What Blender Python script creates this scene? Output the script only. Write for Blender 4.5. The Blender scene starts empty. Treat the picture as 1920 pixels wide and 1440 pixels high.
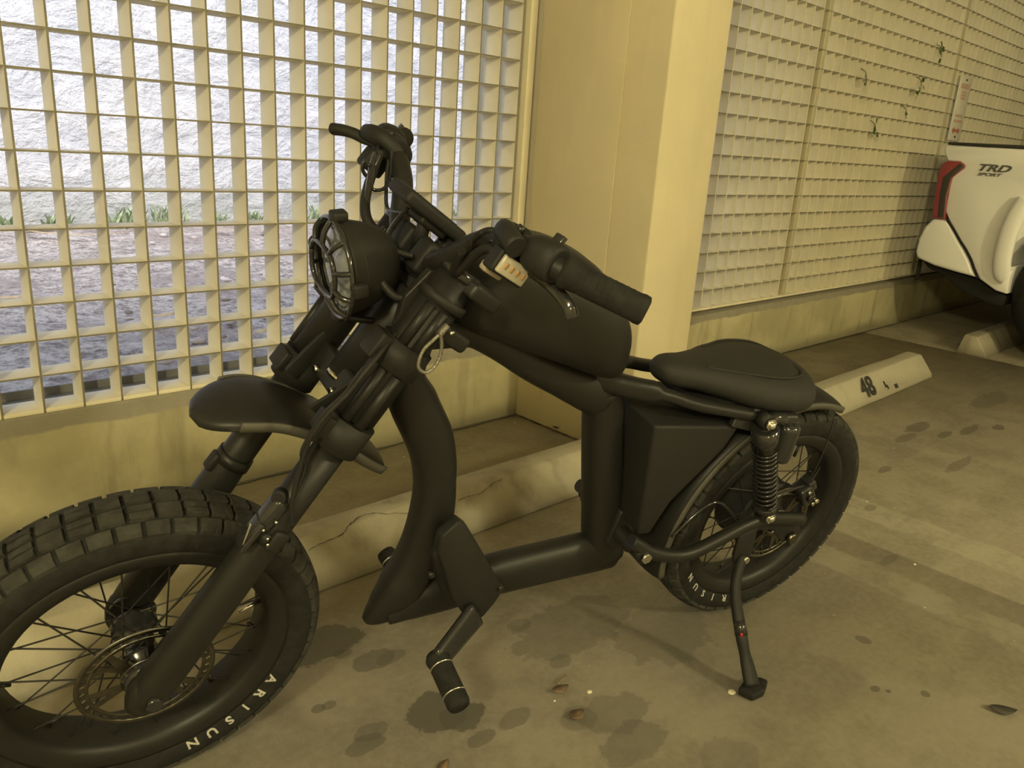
import bpy, bmesh, math, random
from mathutils import Vector as V, Matrix
random.seed(7)
C = bpy.context.scene.collection
PI = math.pi
# ------------------------------------------------------------------ camera
FPX = 1480.8; HCAM = 0.9746
CR = V((0.73, -0.6804, 0.06454)).normalized()
CF = V((0.66523, 0.6857, -0.29545)).normalized()
CR = (CR - CF*CR.dot(CF)).normalized()
CU = CR.cross(CF)
cam = bpy.data.cameras.new('camera'); camo = bpy.data.objects.new('camera', cam); C.objects.link(camo)
M = Matrix((CR, CU, -CF)).transposed().to_4x4(); M.translation = V((0, 0, HCAM)); camo.matrix_world = M
cam.sensor_width = 36; cam.lens = FPX/1920*36; cam.clip_start = .02; cam.clip_end = 200
bpy.context.scene.camera = camo
# ------------------------------------------------------------------ colour management, sky
sc = bpy.context.scene
sc.view_settings.view_transform = 'Standard'; sc.view_settings.look = 'None'
sc.view_settings.gamma = 1; sc.view_settings.use_curve_mapping = False
sc.view_settings.exposure = 0.0
w = bpy.data.worlds.new('sky'); sc.world = w; w.use_nodes = True
nt = w.node_tree; bg = nt.nodes['Background']
sky = nt.nodes.new('ShaderNodeTexSky'); sky.sky_type = 'NISHITA'; sky.sun_disc = False
sky.sun_elevation = math.radians(50); sky.sun_rotation = math.radians(200); sky.air_density = 1.0; sky.dust_density = 3.2
nt.links.new(sky.outputs[0], bg.inputs[0]); bg.inputs[1].default_value = 0.34
# ------------------------------------------------------------------ area lights (fluorescent battens on the garage ceiling)
LAMPC = (1.0, 0.885, 0.50)
CEIL = 2.35
def lamp(x, y, p, sx=.25, sy=1.2):
    l = bpy.data.lights.new('ceiling_lamp_light', 'POINT'); l.shadow_soft_size = .14
    l.energy = p; l.color = LAMPC
    o = bpy.data.objects.new('ceiling_lamp_light', l); C.objects.link(o); o.location = (x, y, CEIL-.22)
LAMPS = [(-1.7, -.9, 225), (.6, -3.6, 60), (2.4, -2.9, 255), (-3.2, -4.2, 90)]
for a in LAMPS: lamp(*a)

# ------------------------------------------------------------------ helpers
def ray(px, py): return (CR*((px-960)/FPX) - CU*((py-720)/FPX) + CF)
CAMP = V((0, 0, HCAM))
def onplane(px, py, p0, n):
    d = ray(px, py); return CAMP + d*((p0-CAMP).dot(n)/d.dot(n))
def gnd(px, py, z=0): return onplane(px, py, V((0, 0, z)), V((0, 0, 1)))
def onX(px, py, x): return onplane(px, py, V((x, 0, 0)), V((1, 0, 0)))
def onY(px, py, y): return onplane(px, py, V((0, y, 0)), V((0, 1, 0)))
# bike frame: O ground contact of rear tyre, S forward, T left, W up along the leaning bike
O = V((1.48498, .79102, 0)); S = V((-.96836, .24955, 0)).normalized(); T = V((-.24444, -.94855, -.20127)).normalized()
T = (T-S*T.dot(S)).normalized(); W = S.cross(T)
if W.z < 0: W = -W
def b(s, t, w_): return O+S*s+T*t+W*w_
def bp(px, py, t=0): return onplane(px, py, O+T*t, T)
RW = .26
RC = b(0, 0, RW)
# steered front end: F0 axle centre, N forward, FT left, HX up the fork
F0 = V((.30397, 1.04183, .25089)); N = V((-.84338, -.00249, .53732)).normalized(); FT = V((-.1606, -.95311, -.2565))
FT = (FT-N*FT.dot(N)).normalized(); HX = N.cross(FT)
if HX.z < 0: HX = -HX
def f(n, t, h): return F0+N*n+FT*t+HX*h
def fp(px, py, t=0): return onplane(px, py, F0+FT*t, FT)

def empty(name, loc, rot=None, parent=None):
    o = bpy.data.objects.new(name, None); C.objects.link(o)
    if parent: o.parent = parent
    else:
        m = (rot or Matrix.Identity(3)).to_4x4(); m.translation = V(loc); o.matrix_world = m; o['_m'] = 1
    o.empty_display_size = .1
    return o
WM = {}
def tag(o, label=None, cat=None, group=None, kind=None):
    if label: o['label'] = label
    if cat: o['category'] = cat
    if group: o['group'] = group
    if kind: o['kind'] = kind
    return o
def thing(name, loc, label, cat, group=None, rot=None):
    o = bpy.data.objects.new(name, None); C.objects.link(o)
    m = (rot or Matrix.Identity(3)).to_4x4(); m.translation = V(loc)
    o.matrix_world = m; WM[o.name] = m; o.empty_display_size = .1
    return tag(o, label, cat, group)

class MB:
    def __init__(s): s.v = []; s.f = []; s.sm = []
    def add(s, vs, fs, smooth=True):
        k = len(s.v); s.v += [V(v) for v in vs]; s.f += [tuple(i+k for i in q) for q in fs]; s.sm += [smooth]*len(fs); return s
    def quad(s, a, b_, c, d): return s.add([a, b_, c, d], [(0, 1, 2, 3)], False)
    def box(s, c, x, y, z, ex=V((1, 0, 0)), ey=V((0, 1, 0)), ez=V((0, 0, 1)), smooth=False):
        c = V(c); vs = []
        for k in (-1, 1):
            for j in (-1, 1):
                for i in (-1, 1): vs.append(c+ex*(i*x/2)+ey*(j*y/2)+ez*(k*z/2))
        return s.add(vs, [(0, 2, 3, 1), (4, 5, 7, 6), (0, 1, 5, 4), (2, 6, 7, 3), (0, 4, 6, 2), (1, 3, 7, 5)], smooth)
    def prism(s, pts, off, smooth=False):
        n = len(pts); pts = [V(p) for p in pts]; off = V(off)
        vs = pts+[p+off for p in pts]
        fs = [tuple(range(n))[::-1], tuple(range(n, 2*n))]+[(i, (i+1) % n, (i+1) % n+n, i+n) for i in range(n)]
        return s.add(vs, fs, smooth)
    def sweep(s, pts, ra, rb, side, n=16, ex=2.0, caps=True, smooth=True):
        """tube through pts; ra in-plane radii, rb radii along `side`; superellipse exponent ex"""
        m = len(pts); rings = []
        if not hasattr(ra, '__len__'): ra = [ra]*m
        if not hasattr(rb, '__len__'): rb = [rb]*m
        for i, p in enumerate(pts):
            t = (pts[min(i+1, m-1)]-pts[max(i-1, 0)]).normalized()
            sd = (side-t*side.dot(t)).normalized(); o = t.cross(sd)
            ring = []
            for k in range(n):
                a = 2*PI*k/n; c_, s_ = math.cos(a), math.sin(a)
                x = math.copysign(abs(c_)**(2/ex), c_); y = math.copysign(abs(s_)**(2/ex), s_)
                ring.append(p+o*(ra[i]*x)+sd*(rb[i]*y))
            rings.append(ring)
        vs = [q for r in rings for q in r]; fs = []
        for i in range(m-1):
            for k in range(n): fs.append((i*n+k, i*n+(k+1) % n, (i+1)*n+(k+1) % n, (i+1)*n+k))
        s.add(vs, fs, smooth)
        if caps: s.add(rings[0][::-1], [tuple(range(n))], False); s.add(rings[-1], [tuple(range(n))], False)
        return s
    def tube(s, a, b_, r, r2=None, n=16, caps=True):
        a, b_ = V(a), V(b_); d = (b_-a).normalized(); sd = d.orthogonal().normalized()
        return s.sweep([a, b_], [r, r2 or r], [r, r2 or r], sd, n, 2, caps)
    def wire(s, pts, r, n=8, k=6):
        P = smoothpts(pts, k); return s.sweep_pt(P, r, n)
    def sweep_pt(s, P, r, n=8):
        t0 = (P[1]-P[0]).normalized(); sd = t0.orthogonal().normalized(); rings = []
        m = len(P)
        for i, p in enumerate(P):
            t = (P[min(i+1, m-1)]-P[max(i-1, 0)]).normalized(); sd = (sd-t*sd.dot(t)).normalized(); o = t.cross(sd)
            rings.append([p+o*(r*math.cos(2*PI*q/n))+sd*(r*math.sin(2*PI*q/n)) for q in range(n)])
        vs = [q for r_ in rings for q in r_]
        fs = [(i*n+k, i*n+(k+1) % n, (i+1)*n+(k+1) % n, (i+1)*n+k) for i in range(m-1) for k in range(n)]
        s.add(vs, fs); s.add(rings[0][::-1], [tuple(range(n))], False); s.add(rings[-1], [tuple(range(n))], False); return s
    def lathe(s, c, ax, prof, n=48, a0=0, a1=2*PI, u=None, closed=False, smooth=True):
        """prof: (radius, offset along ax)"""
        c = V(c); ax = V(ax).normalized(); u = (u or ax.orthogonal()).normalized(); v = ax.cross(u)
        full = abs(a1-a0-2*PI) < 1e-6; m = n if full else n+1; L = len(prof); vs = []
        for i in range(m):
            a = a0+(a1-a0)*i/n
            d = u*math.cos(a)+v*math.sin(a)
            for r, o in prof: vs.append(c+d*r+ax*o)
        fs = []
        for i in range(n):
            j = (i+1) % m
            for k in range(L if closed else L-1):
                k2 = (k+1) % L; fs.append((i*L+k, j*L+k, j*L+k2, i*L+k2))
        return s.add(vs, fs, smooth)
    def sphere(s, c, r, n=12, m=8, e=None):
        c = V(c); ex, ey, ez = e or (V((1, 0, 0)), V((0, 1, 0)), V((0, 0, 1))); rr = r if hasattr(r, '__len__') else (r, r, r)
        vs = [];
        for j in range(m+1):
            p = PI*j/m
            for i in range(n):
                a = 2*PI*i/n; vs.append(c+ex*(rr[0]*math.sin(p)*math.cos(a))+ey*(rr[1]*math.sin(p)*math.sin(a))+ez*(rr[2]*math.cos(p)))
        return s.add(vs, [(j*n+i, (j+1)*n+i, (j+1)*n+(i+1) % n, j*n+(i+1) % n) for j in range(m) for i in range(n)])
    def build(s, name, mat, parent=None, bevel=0, seg=2, sub=0, wm=None):
        me = bpy.data.meshes.new(name)
        inv = wm or (WM[parent.name] if parent and parent.name in WM else None)
        vs = s.v
        if inv is not None: i = inv.inverted(); vs = [i @ v for v in vs]
        elif parent is None:
            # origin at the base centre
            xs = [v.x for v in vs]; ys = [v.y for v in vs]; zs = [v.z for v in vs]
            c = V(((min(xs)+max(xs))/2, (min(ys)+max(ys))/2, min(zs))); vs = [v-c for v in vs]
        me.from_pydata([tuple(v) for v in vs], [], s.f)
        me.polygons.foreach_set('use_smooth', s.sm)
        if mat: me.materials.append(mat)
        bm = bmesh.new(); bm.from_mesh(me)
        bmesh.ops.remove_doubles(bm, verts=bm.verts, dist=1e-6)
        bmesh.ops.recalc_face_normals(bm, faces=bm.faces)
        if bevel:
            es = [e for e in bm.edges if len(e.link_faces) == 2 and e.calc_face_angle(0) > .45]
            bmesh.ops.bevel(bm, geom=es, offset=bevel, segments=seg, affect='EDGES', profile=.5, clamp_overlap=True)
            for q in bm.faces: q.smooth = True
        bm.to_mesh(me); bm.free()
        o = bpy.data.objects.new(name, me); C.objects.link(o)
        if parent:
            o.parent = parent; WM[o.name] = inv
        elif wm is None: o.location = c
        if bevel and hasattr(me, 'set_sharp_from_angle'): me.set_sharp_from_angle(angle=math.radians(50))
        if sub:
            md = o.modifiers.new('sub', 'SUBSURF'); md.levels = sub; md.render_levels = sub
        return o
def smoothpts(P, k=6):
    P = [V(p) for p in P]; out = []
    for i in range(len(P)-1):
        p0 = P[max(i-1, 0)]; p1 = P[i]; p2 = P[i+1]; p3 = P[min(i+2, len(P)-1)]
        for j in range(k):
            t = j/k; out.append(.5*((2*p1)+(p2-p0)*t+(2*p0-5*p1+4*p2-p3)*t*t+(3*p1-p0-3*p2+p3)*t**3))
    out.append(P[-1]); return out
def lerpn(L, k=6):
    out = []
    for i in range(len(L)-1):
        for j in range(k): out.append(L[i]+(L[i+1]-L[i])*j/k)
    out.append(L[-1]); return out
def text_geo(s, size, ext=.001, bold=0.0, sx=1.0, slant=0.0):
    cu = bpy.data.curves.new('t', 'FONT'); cu.body = s; cu.size = size; cu.extrude = ext; cu.offset = bold; cu.align_x = 'CENTER'; cu.shear = slant
    cu.resolution_u = 3
    o = bpy.data.objects.new('t', cu); C.objects.link(o)
    dg = bpy.context.evaluated_depsgraph_get(); me = bpy.data.meshes.new_from_object(o.evaluated_get(dg))
    vs = [V((v.co.x*sx, v.co.y, v.co.z)) for v in me.vertices]; fs = [tuple(p.vertices) for p in me.polygons]
    bpy.data.objects.remove(o); bpy.data.meshes.remove(me); bpy.data.curves.remove(cu)
    return vs, fs

# ------------------------------------------------------------------ materials
def mat(name, col, rough=.6, metal=0, var=0, vscale=8, bump=0, bscale=60, spec=.5, col2=None, coat=0, emis=None, estr=0, trans=0, det=4):
    m = bpy.data.materials.new(name); m.use_nodes = True; t = m.node_tree; p = t.nodes['Principled BSDF']
    p.inputs['Base Color'].default_value = (*col, 1); p.inputs['Roughness'].default_value = rough; p.inputs['Metallic'].default_value = metal
    p.inputs['Specular IOR Level'].default_value = spec; p.inputs['Coat Weight'].default_value = coat
    if trans: p.inputs['Transmission Weight'].default_value = trans
    if emis: p.inputs['Emission Color'].default_value = (*emis, 1); p.inputs['Emission Strength'].default_value = estr
    g = t.nodes.new('ShaderNodeNewGeometry'); src = g.outputs['Position']
    if var or col2:
        n = t.nodes.new('ShaderNodeTexNoise'); n.inputs['Scale'].default_value = vscale; n.inputs['Detail'].default_value = det; t.links.new(src, n.inputs['Vector'])
        r = t.nodes.new('ShaderNodeValToRGB'); r.color_ramp.elements[0].position = .35; r.color_ramp.elements[1].position = .65
        c2 = col2 or tuple(min(1, c*(1+var)) for c in col); c1 = col if col2 else tuple(c*(1-var) for c in col)
        r.color_ramp.elements[0].color = (*c1, 1); r.color_ramp.elements[1].color = (*c2, 1)
        t.links.new(n.outputs['Fac'], r.inputs[0]); t.links.new(r.outputs[0], p.inputs['Base Color'])
    if bump:
        n = t.nodes.new('ShaderNodeTexNoise'); n.inputs['Scale'].default_value = bscale; n.inputs['Detail'].default_value = 5; t.links.new(src, n.inputs['Vector'])
        bb = t.nodes.new('ShaderNodeBump'); bb.inputs['Strength'].default_value = bump; bb.inputs['Distance'].default_value = .01
        t.links.new(n.outputs['Fac'], bb.inputs['Height']); t.links.new(bb.outputs[0], p.inputs['Normal'])
    return m
class NT:
    """small node-graph writer"""
    def __init__(s, name):
        s.m = bpy.data.materials.new(name); s.m.use_nodes = True; s.t = s.m.node_tree; s.p = s.t.nodes['Principled BSDF']
        s.pos = s.t.nodes.new('ShaderNodeNewGeometry').outputs['Position']
        sx = s.t.nodes.new('ShaderNodeSeparateXYZ'); s.t.links.new(s.pos, sx.inputs[0]); s.x, s.y, s.z = sx.outputs
    def L(s, a, b_):
        if isinstance(a, (int, float)): b_.default_value = a
        elif isinstance(a, tuple): b_.default_value = (*a, 1) if len(a) == 3 else a
        else: s.t.links.new(a, b_)
    def math(s, op, a, b_=0, c=0, clamp=False):
        n = s.t.nodes.new('ShaderNodeMath'); n.operation = op; n.use_clamp = clamp; s.L(a, n.inputs[0]); s.L(b_, n.inputs[1]); s.L(c, n.inputs[2]); return n.outputs[0]
    def noise(s, sc, det=5, rough=.55, scale3=None, dist=0):
        v = s.pos
        if scale3:
            mp = s.t.nodes.new('ShaderNodeMapping'); mp.inputs['Scale'].default_value = scale3; s.t.links.new(v, mp.inputs[0]); v = mp.outputs[0]
        n = s.t.nodes.new('ShaderNodeTexNoise'); n.inputs['Scale'].default_value = sc; n.inputs['Detail'].default_value = det; n.inputs['Roughness'].default_value = rough
        n.inputs['Distortion'].default_value = dist; s.t.links.new(v, n.inputs['Vector']); return n.outputs['Fac']
    def step(s, v, a, b_):
        n = s.t.nodes.new('ShaderNodeMapRange'); n.interpolation_type = 'SMOOTHSTEP'; s.L(v, n.inputs[0]); n.inputs[1].default_value = a; n.inputs[2].default_value = b_; return n.outputs[0]
    def mix(s, fac, a, b_):
        n = s.t.nodes.new('ShaderNodeMix'); n.data_type = 'RGBA'; s.L(fac, n.inputs[0]); s.L(a, n.inputs[6]); s.L(b_, n.inputs[7]); return n.outputs[2]
    def bump(s, h, st, dist=.01):
        n = s.t.nodes.new('ShaderNodeBump'); n.inputs['Strength'].default_value = st; n.inputs['Distance'].default_value = dist; s.L(h, n.inputs['Height']); s.t.links.new(n.outputs[0], s.p.inputs['Normal'])
    def out(s, col, rough=.8): s.L(col, s.p.inputs['Base Color']); s.L(rough, s.p.inputs['Roughness']); return s.m

# concrete floor with oil stains, old line paint
def floor_mat():
    k = NT('stained_concrete_floor')
    big = k.noise(1.1, 4); mid = k.noise(5, 6, .65); fine = k.noise(60, 4)
    c = k.mix(k.step(big, .35, .65), (0.286, 0.257, 0.190), (0.370, 0.335, 0.255))
    c = k.mix(k.math('MULTIPLY', k.step(mid, .42, .62), .62), c, (0.215, 0.195, 0.146))
    streak = k.noise(2.2, 5, .6, (1, 5, 1))
    c = k.mix(k.math('MULTIPLY', k.step(streak, .5, .72), .3), c, (0.442, 0.410, 0.312))
    c = k.mix(k.math('MULTIPLY', k.step(fine, .35, .7), .22), c, (0.468, 0.429, 0.338))
    wob = k.math('MULTIPLY', k.math('SUBTRACT', k.noise(20, 6, .62), .5), 1.5)
    # worn pale bands of line paint running toward the wall
    pn = k.noise(9, 6, .7)
    for x0, x1, st in ((1.83, 1.94, .42), (2.19, 2.32, .32)):
        e = k.math('MULTIPLY', k.math('SUBTRACT', k.noise(20, 3), .5), .05); xx = k.math('ADD', k.x, e)
        inb = k.math('MULTIPLY', k.step(xx, x0-.01, x0+.01), k.math('SUBTRACT', 1, k.step(xx, x1-.01, x1+.01)))
        inb = k.math('MULTIPLY', inb, k.math('SUBTRACT', 1, k.step(k.y, 1.15, 1.3)))
        c = k.mix(k.math('MULTIPLY', k.math('MULTIPLY', inb, k.step(pn, .33, .6)), st), c, (0.546, 0.520, 0.403))
    # oil spots (x, y, rx, ry, strength)
    for x, y, rx, ry, st in STAINS:
        dx = k.math('DIVIDE', k.math('SUBTRACT', k.x, x), rx); dy = k.math('DIVIDE', k.math('SUBTRACT', k.y, y), ry)
        d = k.math('SQRT', k.math('ADD', k.math('MULTIPLY', dx, dx), k.math('MULTIPLY', dy, dy)))
        d = k.math('ADD', d, wob)
        c = k.mix(k.math('MULTIPLY', k.math('SUBTRACT', 1, k.step(d, .90, 1.04)), st), c, (0.111, 0.104, 0.081))
    # tiny pale specks
    vo = k.t.nodes.new('ShaderNodeTexVoronoi'); vo.inputs['Scale'].default_value = 13; k.t.links.new(k.pos, vo.inputs['Vector'])
    sp = k.math('SUBTRACT', 1, k.step(vo.outputs['Distance'], .03, .055))
    c = k.mix(k.math('MULTIPLY', sp, k.step(k.noise(3, 2), .5, .6)), c, (0.975, 0.936, 0.806))
    k.bump(k.math('ADD', k.math('MULTIPLY', fine, .5), k.noise(180, 3)), .12, .004)
    return k.out(c, .78)
STAINS = [(.69, 1.19, .085, .05, .75), (.735, 1.09, .045, .03, .6), (.77, 1.075, .03, .018, .5), (.70, 1.14, .02, .015, .45), (.738, .9, .05, .055, .85), (.77, .86, .045, .035, .85),
 (.60, .91, .035, .02, .55), (.625, .93, .03, .02, .5), (.585, 1.035, .012, .01, .6), (.605, 1.03, .014, .011, .55), (.84, .80, .04, .02, .5), (.76, .80, .03, .016, .55),
 (.93, .73, .035, .03, .35), (.99, .70, .07, .05, .4), (.93, 1.63, .04, .028, .6), (3.2, 1.0, .1, .03, .6), (3.2, .9, .06, .02, .6), (3.03, .977, .09, .022, .5), (3.35, .86, .1, .02, .6), (3.5, .8, .05, .02, .7),
 (2.63, .89, .05, .016, .55), (1.59, .506, .016, .016, .6), (1.445, .42, .012, .009, .75), (1.46, .40, .006, .005, .8), (1.51, .35, .01, .008, .7), (1.26, .79, .12, .09, .35), (1.13, .93, .16, .08, .45), (1.04, 1.0, .03, .02, .45),
 (1.02, .86, .025, .018, .45), (2.28, .79, .03, .015, .4), (.96, .63, .08, .04, .45), (2.05, 1.12, .08, .04, .3), (2.9, .75, .12, .02, .45), (1.05, .5, .06, .05, .3), (3.9, .95, .2, .05, .4), (4.3, .7, .2, .05, .4), (2.0, .62, .05, .012, .4)]
FLOORM = floor_mat()

def plaster(name, base, dark, ledge=None, grime=.5, ledgez=None):
    k = NT(name)
    n1 = k.noise(2.2, 6, .6); n2 = k.noise(26, 5); st = k.noise(5, 5, .6, (2.2, 2.2, .35))
    c = k.mix(k.step(n1, .35, .65), base, tuple(v*(.93-.22*(grime > .5)) for v in base))
    c = k.mix(k.math('MULTIPLY', k.step(st, .5, .75), grime), c, dark)
    # splash-line dirt just above the floor
    lo = k.math('MULTIPLY', k.math('SUBTRACT', 1, k.step(k.math('ADD', k.z, k.math('MULTIPLY', k.math('SUBTRACT', n1, .5), .16)), 0.0, .07)), grime)
    c = k.mix(lo, c, tuple(v*.7 for v in dark))
    if ledgez:
        e = k.math('ADD', k.z, k.math('MULTIPLY', k.math('SUBTRACT', k.noise(9, 5, .6), .5), .035))
        c = k.mix(k.step(e, ledgez-.004, ledgez+.004), c, k.mix(n2, (.20, .18, .135), (.31, .285, .22)))
    k.bump(k.math('ADD', n2, k.math('MULTIPLY', k.noise(120, 3), .4)), .28, .006)
    return k.out(c, .72)
PLAST = plaster('cream_painted_plaster', (.64, .565, .375), (.40, .35, .22), grime=.14)
LOWW = plaster('weathered_cream_low_wall', (.46, .415, .25), (.20, .18, .11), grime=.75, ledgez=.252)
STOPM = plaster('weathered_cast_concrete', (.47, .43, .32), (.21, .19, .14), grime=.75)
STOPM2 = plaster('pale_painted_concrete', (.44, .41, .31), (.25, .225, .165), grime=.45)
GRILM = mat('cream_moulded_grille', (.74, .68, .50), .5, var=.05, vscale=6, bump=.05, bscale=40)
CEILM = mat('white_painted_ceiling', (.6, .56, .46), .9, var=.05)
# outside
def stucco():
    k = NT('rough_white_stucco'); n1 = k.noise(3.2, 7, .62, (1, 1, 1.6), .6); n2 = k.noise(11, 6, .6)
    c = k.mix(k.step(n1, .3, .7), (.68, .71, .74), (.84, .86, .88))
    lo = k.math('SUBTRACT', 1, k.step(k.math('ADD', k.z, k.math('MULTIPLY', k.math('SUBTRACT', n1, .5), .5)), .1, .55))
    c = k.mix(k.math('MULTIPLY', lo, .55), c, (.42, .45, .38))
    k.bump(k.math('ADD', n1, k.math('MULTIPLY', n2, .5)), 1.0, .09); return k.out(c, .9)
def soil():
    k = NT('dry_sandy_soil'); n1 = k.noise(2.5, 8, .7); n2 = k.noise(14, 8, .75); n3 = k.noise(1.2, 4)
    n4 = k.noise(45, 6, .8); c = k.mix(k.step(k.math('ADD', k.math('MULTIPLY', n2, .5), k.math('MULTIPLY', n4, .5)), .40, .58), (.27, .225, .20), (.95, .885, .83))
    c = k.mix(k.math('MULTIPLY', k.step(n3, .5, .62), .55), c, (.44, .36, .33))
    c = k.mix(k.math('MULTIPLY', k.step(n1, .6, .7), .4), c, (.38, .31, .27))
    k.bump(k.math('ADD', n2, n1), 1.0, .04); return k.out(c, .95)
# bike
BLK = mat('satin_black_paint', (.013, .0128, .012), .46, bump=.03, bscale=300, spec=.32)
BLKM = mat('matt_black_plastic', (.014, .0138, .013), .6, bump=.05, bscale=400, spec=.28)
RUB = mat('black_tyre_rubber', (.015, .0148, .014), .8, var=.25, vscale=60, bump=.15, bscale=200, spec=.2)
RUBT = mat('dusty_tread_rubber', (.032, .031, .027), .85, var=.3, vscale=40, bump=.3, bscale=160, spec=.2)
GLS = mat('gloss_black_plastic', (.02, .02, .021), .12, spec=.6)
SEATM = mat('black_vinyl_seat', (.020, .0195, .017), .62, bump=.25, bscale=900, spec=.3)
CHR = mat('chrome', (.8, .78, .72), .15, metal=1)
STL = mat('brushed_disc_steel', (.15, .14, .12), .35, metal=1, var=.2, vscale=90)
SPK = mat('dark_spoke_steel', (.035, .034, .03), .4, metal=.6)
WHT = mat('white_tyre_lettering', (.40, .39, .34), .6)
FABM = mat('black_nylon_bag', (.02, .02, .018), .82, bump=.4, bscale=700)
GREYB = mat('painted_lit_edge', (.060, .056, .046), .62)  # lighter grey paints in the light caught along the fender lips
GLASS = mat('clear_lens_glass', (.85, .88, .9), .05, trans=.9, spec=.5)
REFL = mat('headlamp_reflector', (.55, .56, .58), .18, metal=1, bump=.5, bscale=120)
AMB = mat('amber_led', (.38, .21, .07), .3)
LENSW = mat('milky_indicator_lens', (.40, .37, .30), .2, spec=.6)
SILV = mat('silver_braided_cable', (.26, .25, .21), .4, metal=.7, bump=.4, bscale=500)
REDR = mat('red_reflector', (.3, .02, .02), .3)
# truck etc
TRW = mat('white_truck_paint', (.90, .89, .87), .22, coat=.6)
TRB = mat('truck_black_plastic', (.035, .034, .03), .6)
TRG = mat('truck_gap_black', (.01, .01, .01), .9)
TRR = mat('red_tail_lens', (.28, .05, .06), .18, coat=.8)
TRS = mat('smoked_tail_lens', (.05, .045, .04), .15, coat=.8)
TRGL = mat('dark_truck_glass', (.02, .022, .024), .08)
BADGE = mat('badge_grey', (.10, .10, .09), .4)
SIGNW = mat('white_sign_enamel', (.80, .76, .66), .4, var=.03)
SIGNR = mat('faded_red_sign_print', (.50, .20, .14), .6)
SIGNR2 = mat('pale_red_sign_print', (.58, .36, .27), .6)
LEAFG = mat('green_leaf', (.075, .105, .035), .6, var=.35, vscale=60)
LEAFD = mat('dry_brown_leaf', (.13, .085, .05), .8, var=.3, vscale=90)
LEAFY = mat('dry_yellow_leaf', (.62, .47, .25), .7, var=.15, vscale=40)
GRASS = mat('weed_green', (.36, .44, .26), .8, var=.35, vscale=20)
PAINTK = mat('black_stencil_paint', (.03, .03, .027), .7, var=.3, vscale=80)
GUM = mat('pale_crumb', (.62, .58, .44), .8, var=.1, vscale=120)
TWIG = mat('dry_twig', (.16, .11, .07), .9)

# ------------------------------------------------------------------ setting
def struct(o, name=None): o['kind'] = 'structure'; return o
YL, YR = 1.98, 1.91       # faces of the left and right low walls
PX0, PX1, PY0 = 1.955, 2.235, 1.462
SILL = .296; BD = .079
XE = 12.5; XW = -4.5; YS = -6.0
fl = MB(); fl.box((4, -1.9, -.05), 17, 8.2, .1)
# floor slabs, each with its own edge (control joint at x = 2.05)
def slab(x0, x1, y0, y1, z=0):
    o = MB().box(((x0+x1)/2, (y0+y1)/2, z-.06), x1-x0-.004, y1-y0, .12).build('floor', FLOORM, bevel=.002, seg=1)
    return struct(o)
slab(XW, 2.05, YS, 2.05); slab(2.05, 4.78, YS, 2.05); slab(4.78, XE, YS, 2.05)
struct(MB().box((4, -2, -.17), 17.2, 8.2, .1).build('floor', mat('joint_dirt', (.07, .06, .045), .95)))
struct(MB().box((4, -1.9, CEIL+.1), 17.2, 8.4, .2).build('ceiling', CEILM))
# low walls
struct(MB().box(((XW+PX0)/2, YL+.09, SILL/2-.05), PX0-XW, .18, SILL+.1).build('wall_left', LOWW, bevel=.006))
struct(MB().box(((PX1+XE)/2, YR+.11, SILL/2-.056), XE-PX1, .22, SILL+.088).build('wall_right', LOWW, bevel=.006))
# pier: front block plus a plaster layer that leaves a shallow ridge on its left face
o = MB().box(((PX0+PX1)/2, (PY0+2.3)/2, CEIL/2-.05), PX1-PX0, 2.3-PY0, CEIL+.1).build('wall_pier', PLAST, bevel=.008)
struct(o)
pl = MB().box((PX0-.003, 1.80, CEIL/2-.05), .008, .36, CEIL+.1).build('wall_pier_plaster', PLAST, bevel=.003); struct(pl)
struct(MB().box(((XW-1.1)/2-.0, YL+.12, CEIL/2), -1.1-XW, .24, CEIL).build('wall_left_end', PLAST))
struct(MB().box((4, 2.1, CEIL-.04), 17, .35, .12).build('trim_1', PLAST))
struct(MB().box((XW-.1, -2, CEIL/2), .2, 8.2, CEIL+.2).build('wall_west', PLAST))
struct(MB().box((XE+.1, -2, CEIL/2), .2, 8.2, CEIL+.2).build('wall_east', PLAST))
struct(MB().box((4, YS-.1, CEIL/2), 17.2, .2, CEIL+.2).build('wall_back', PLAST))

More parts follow.
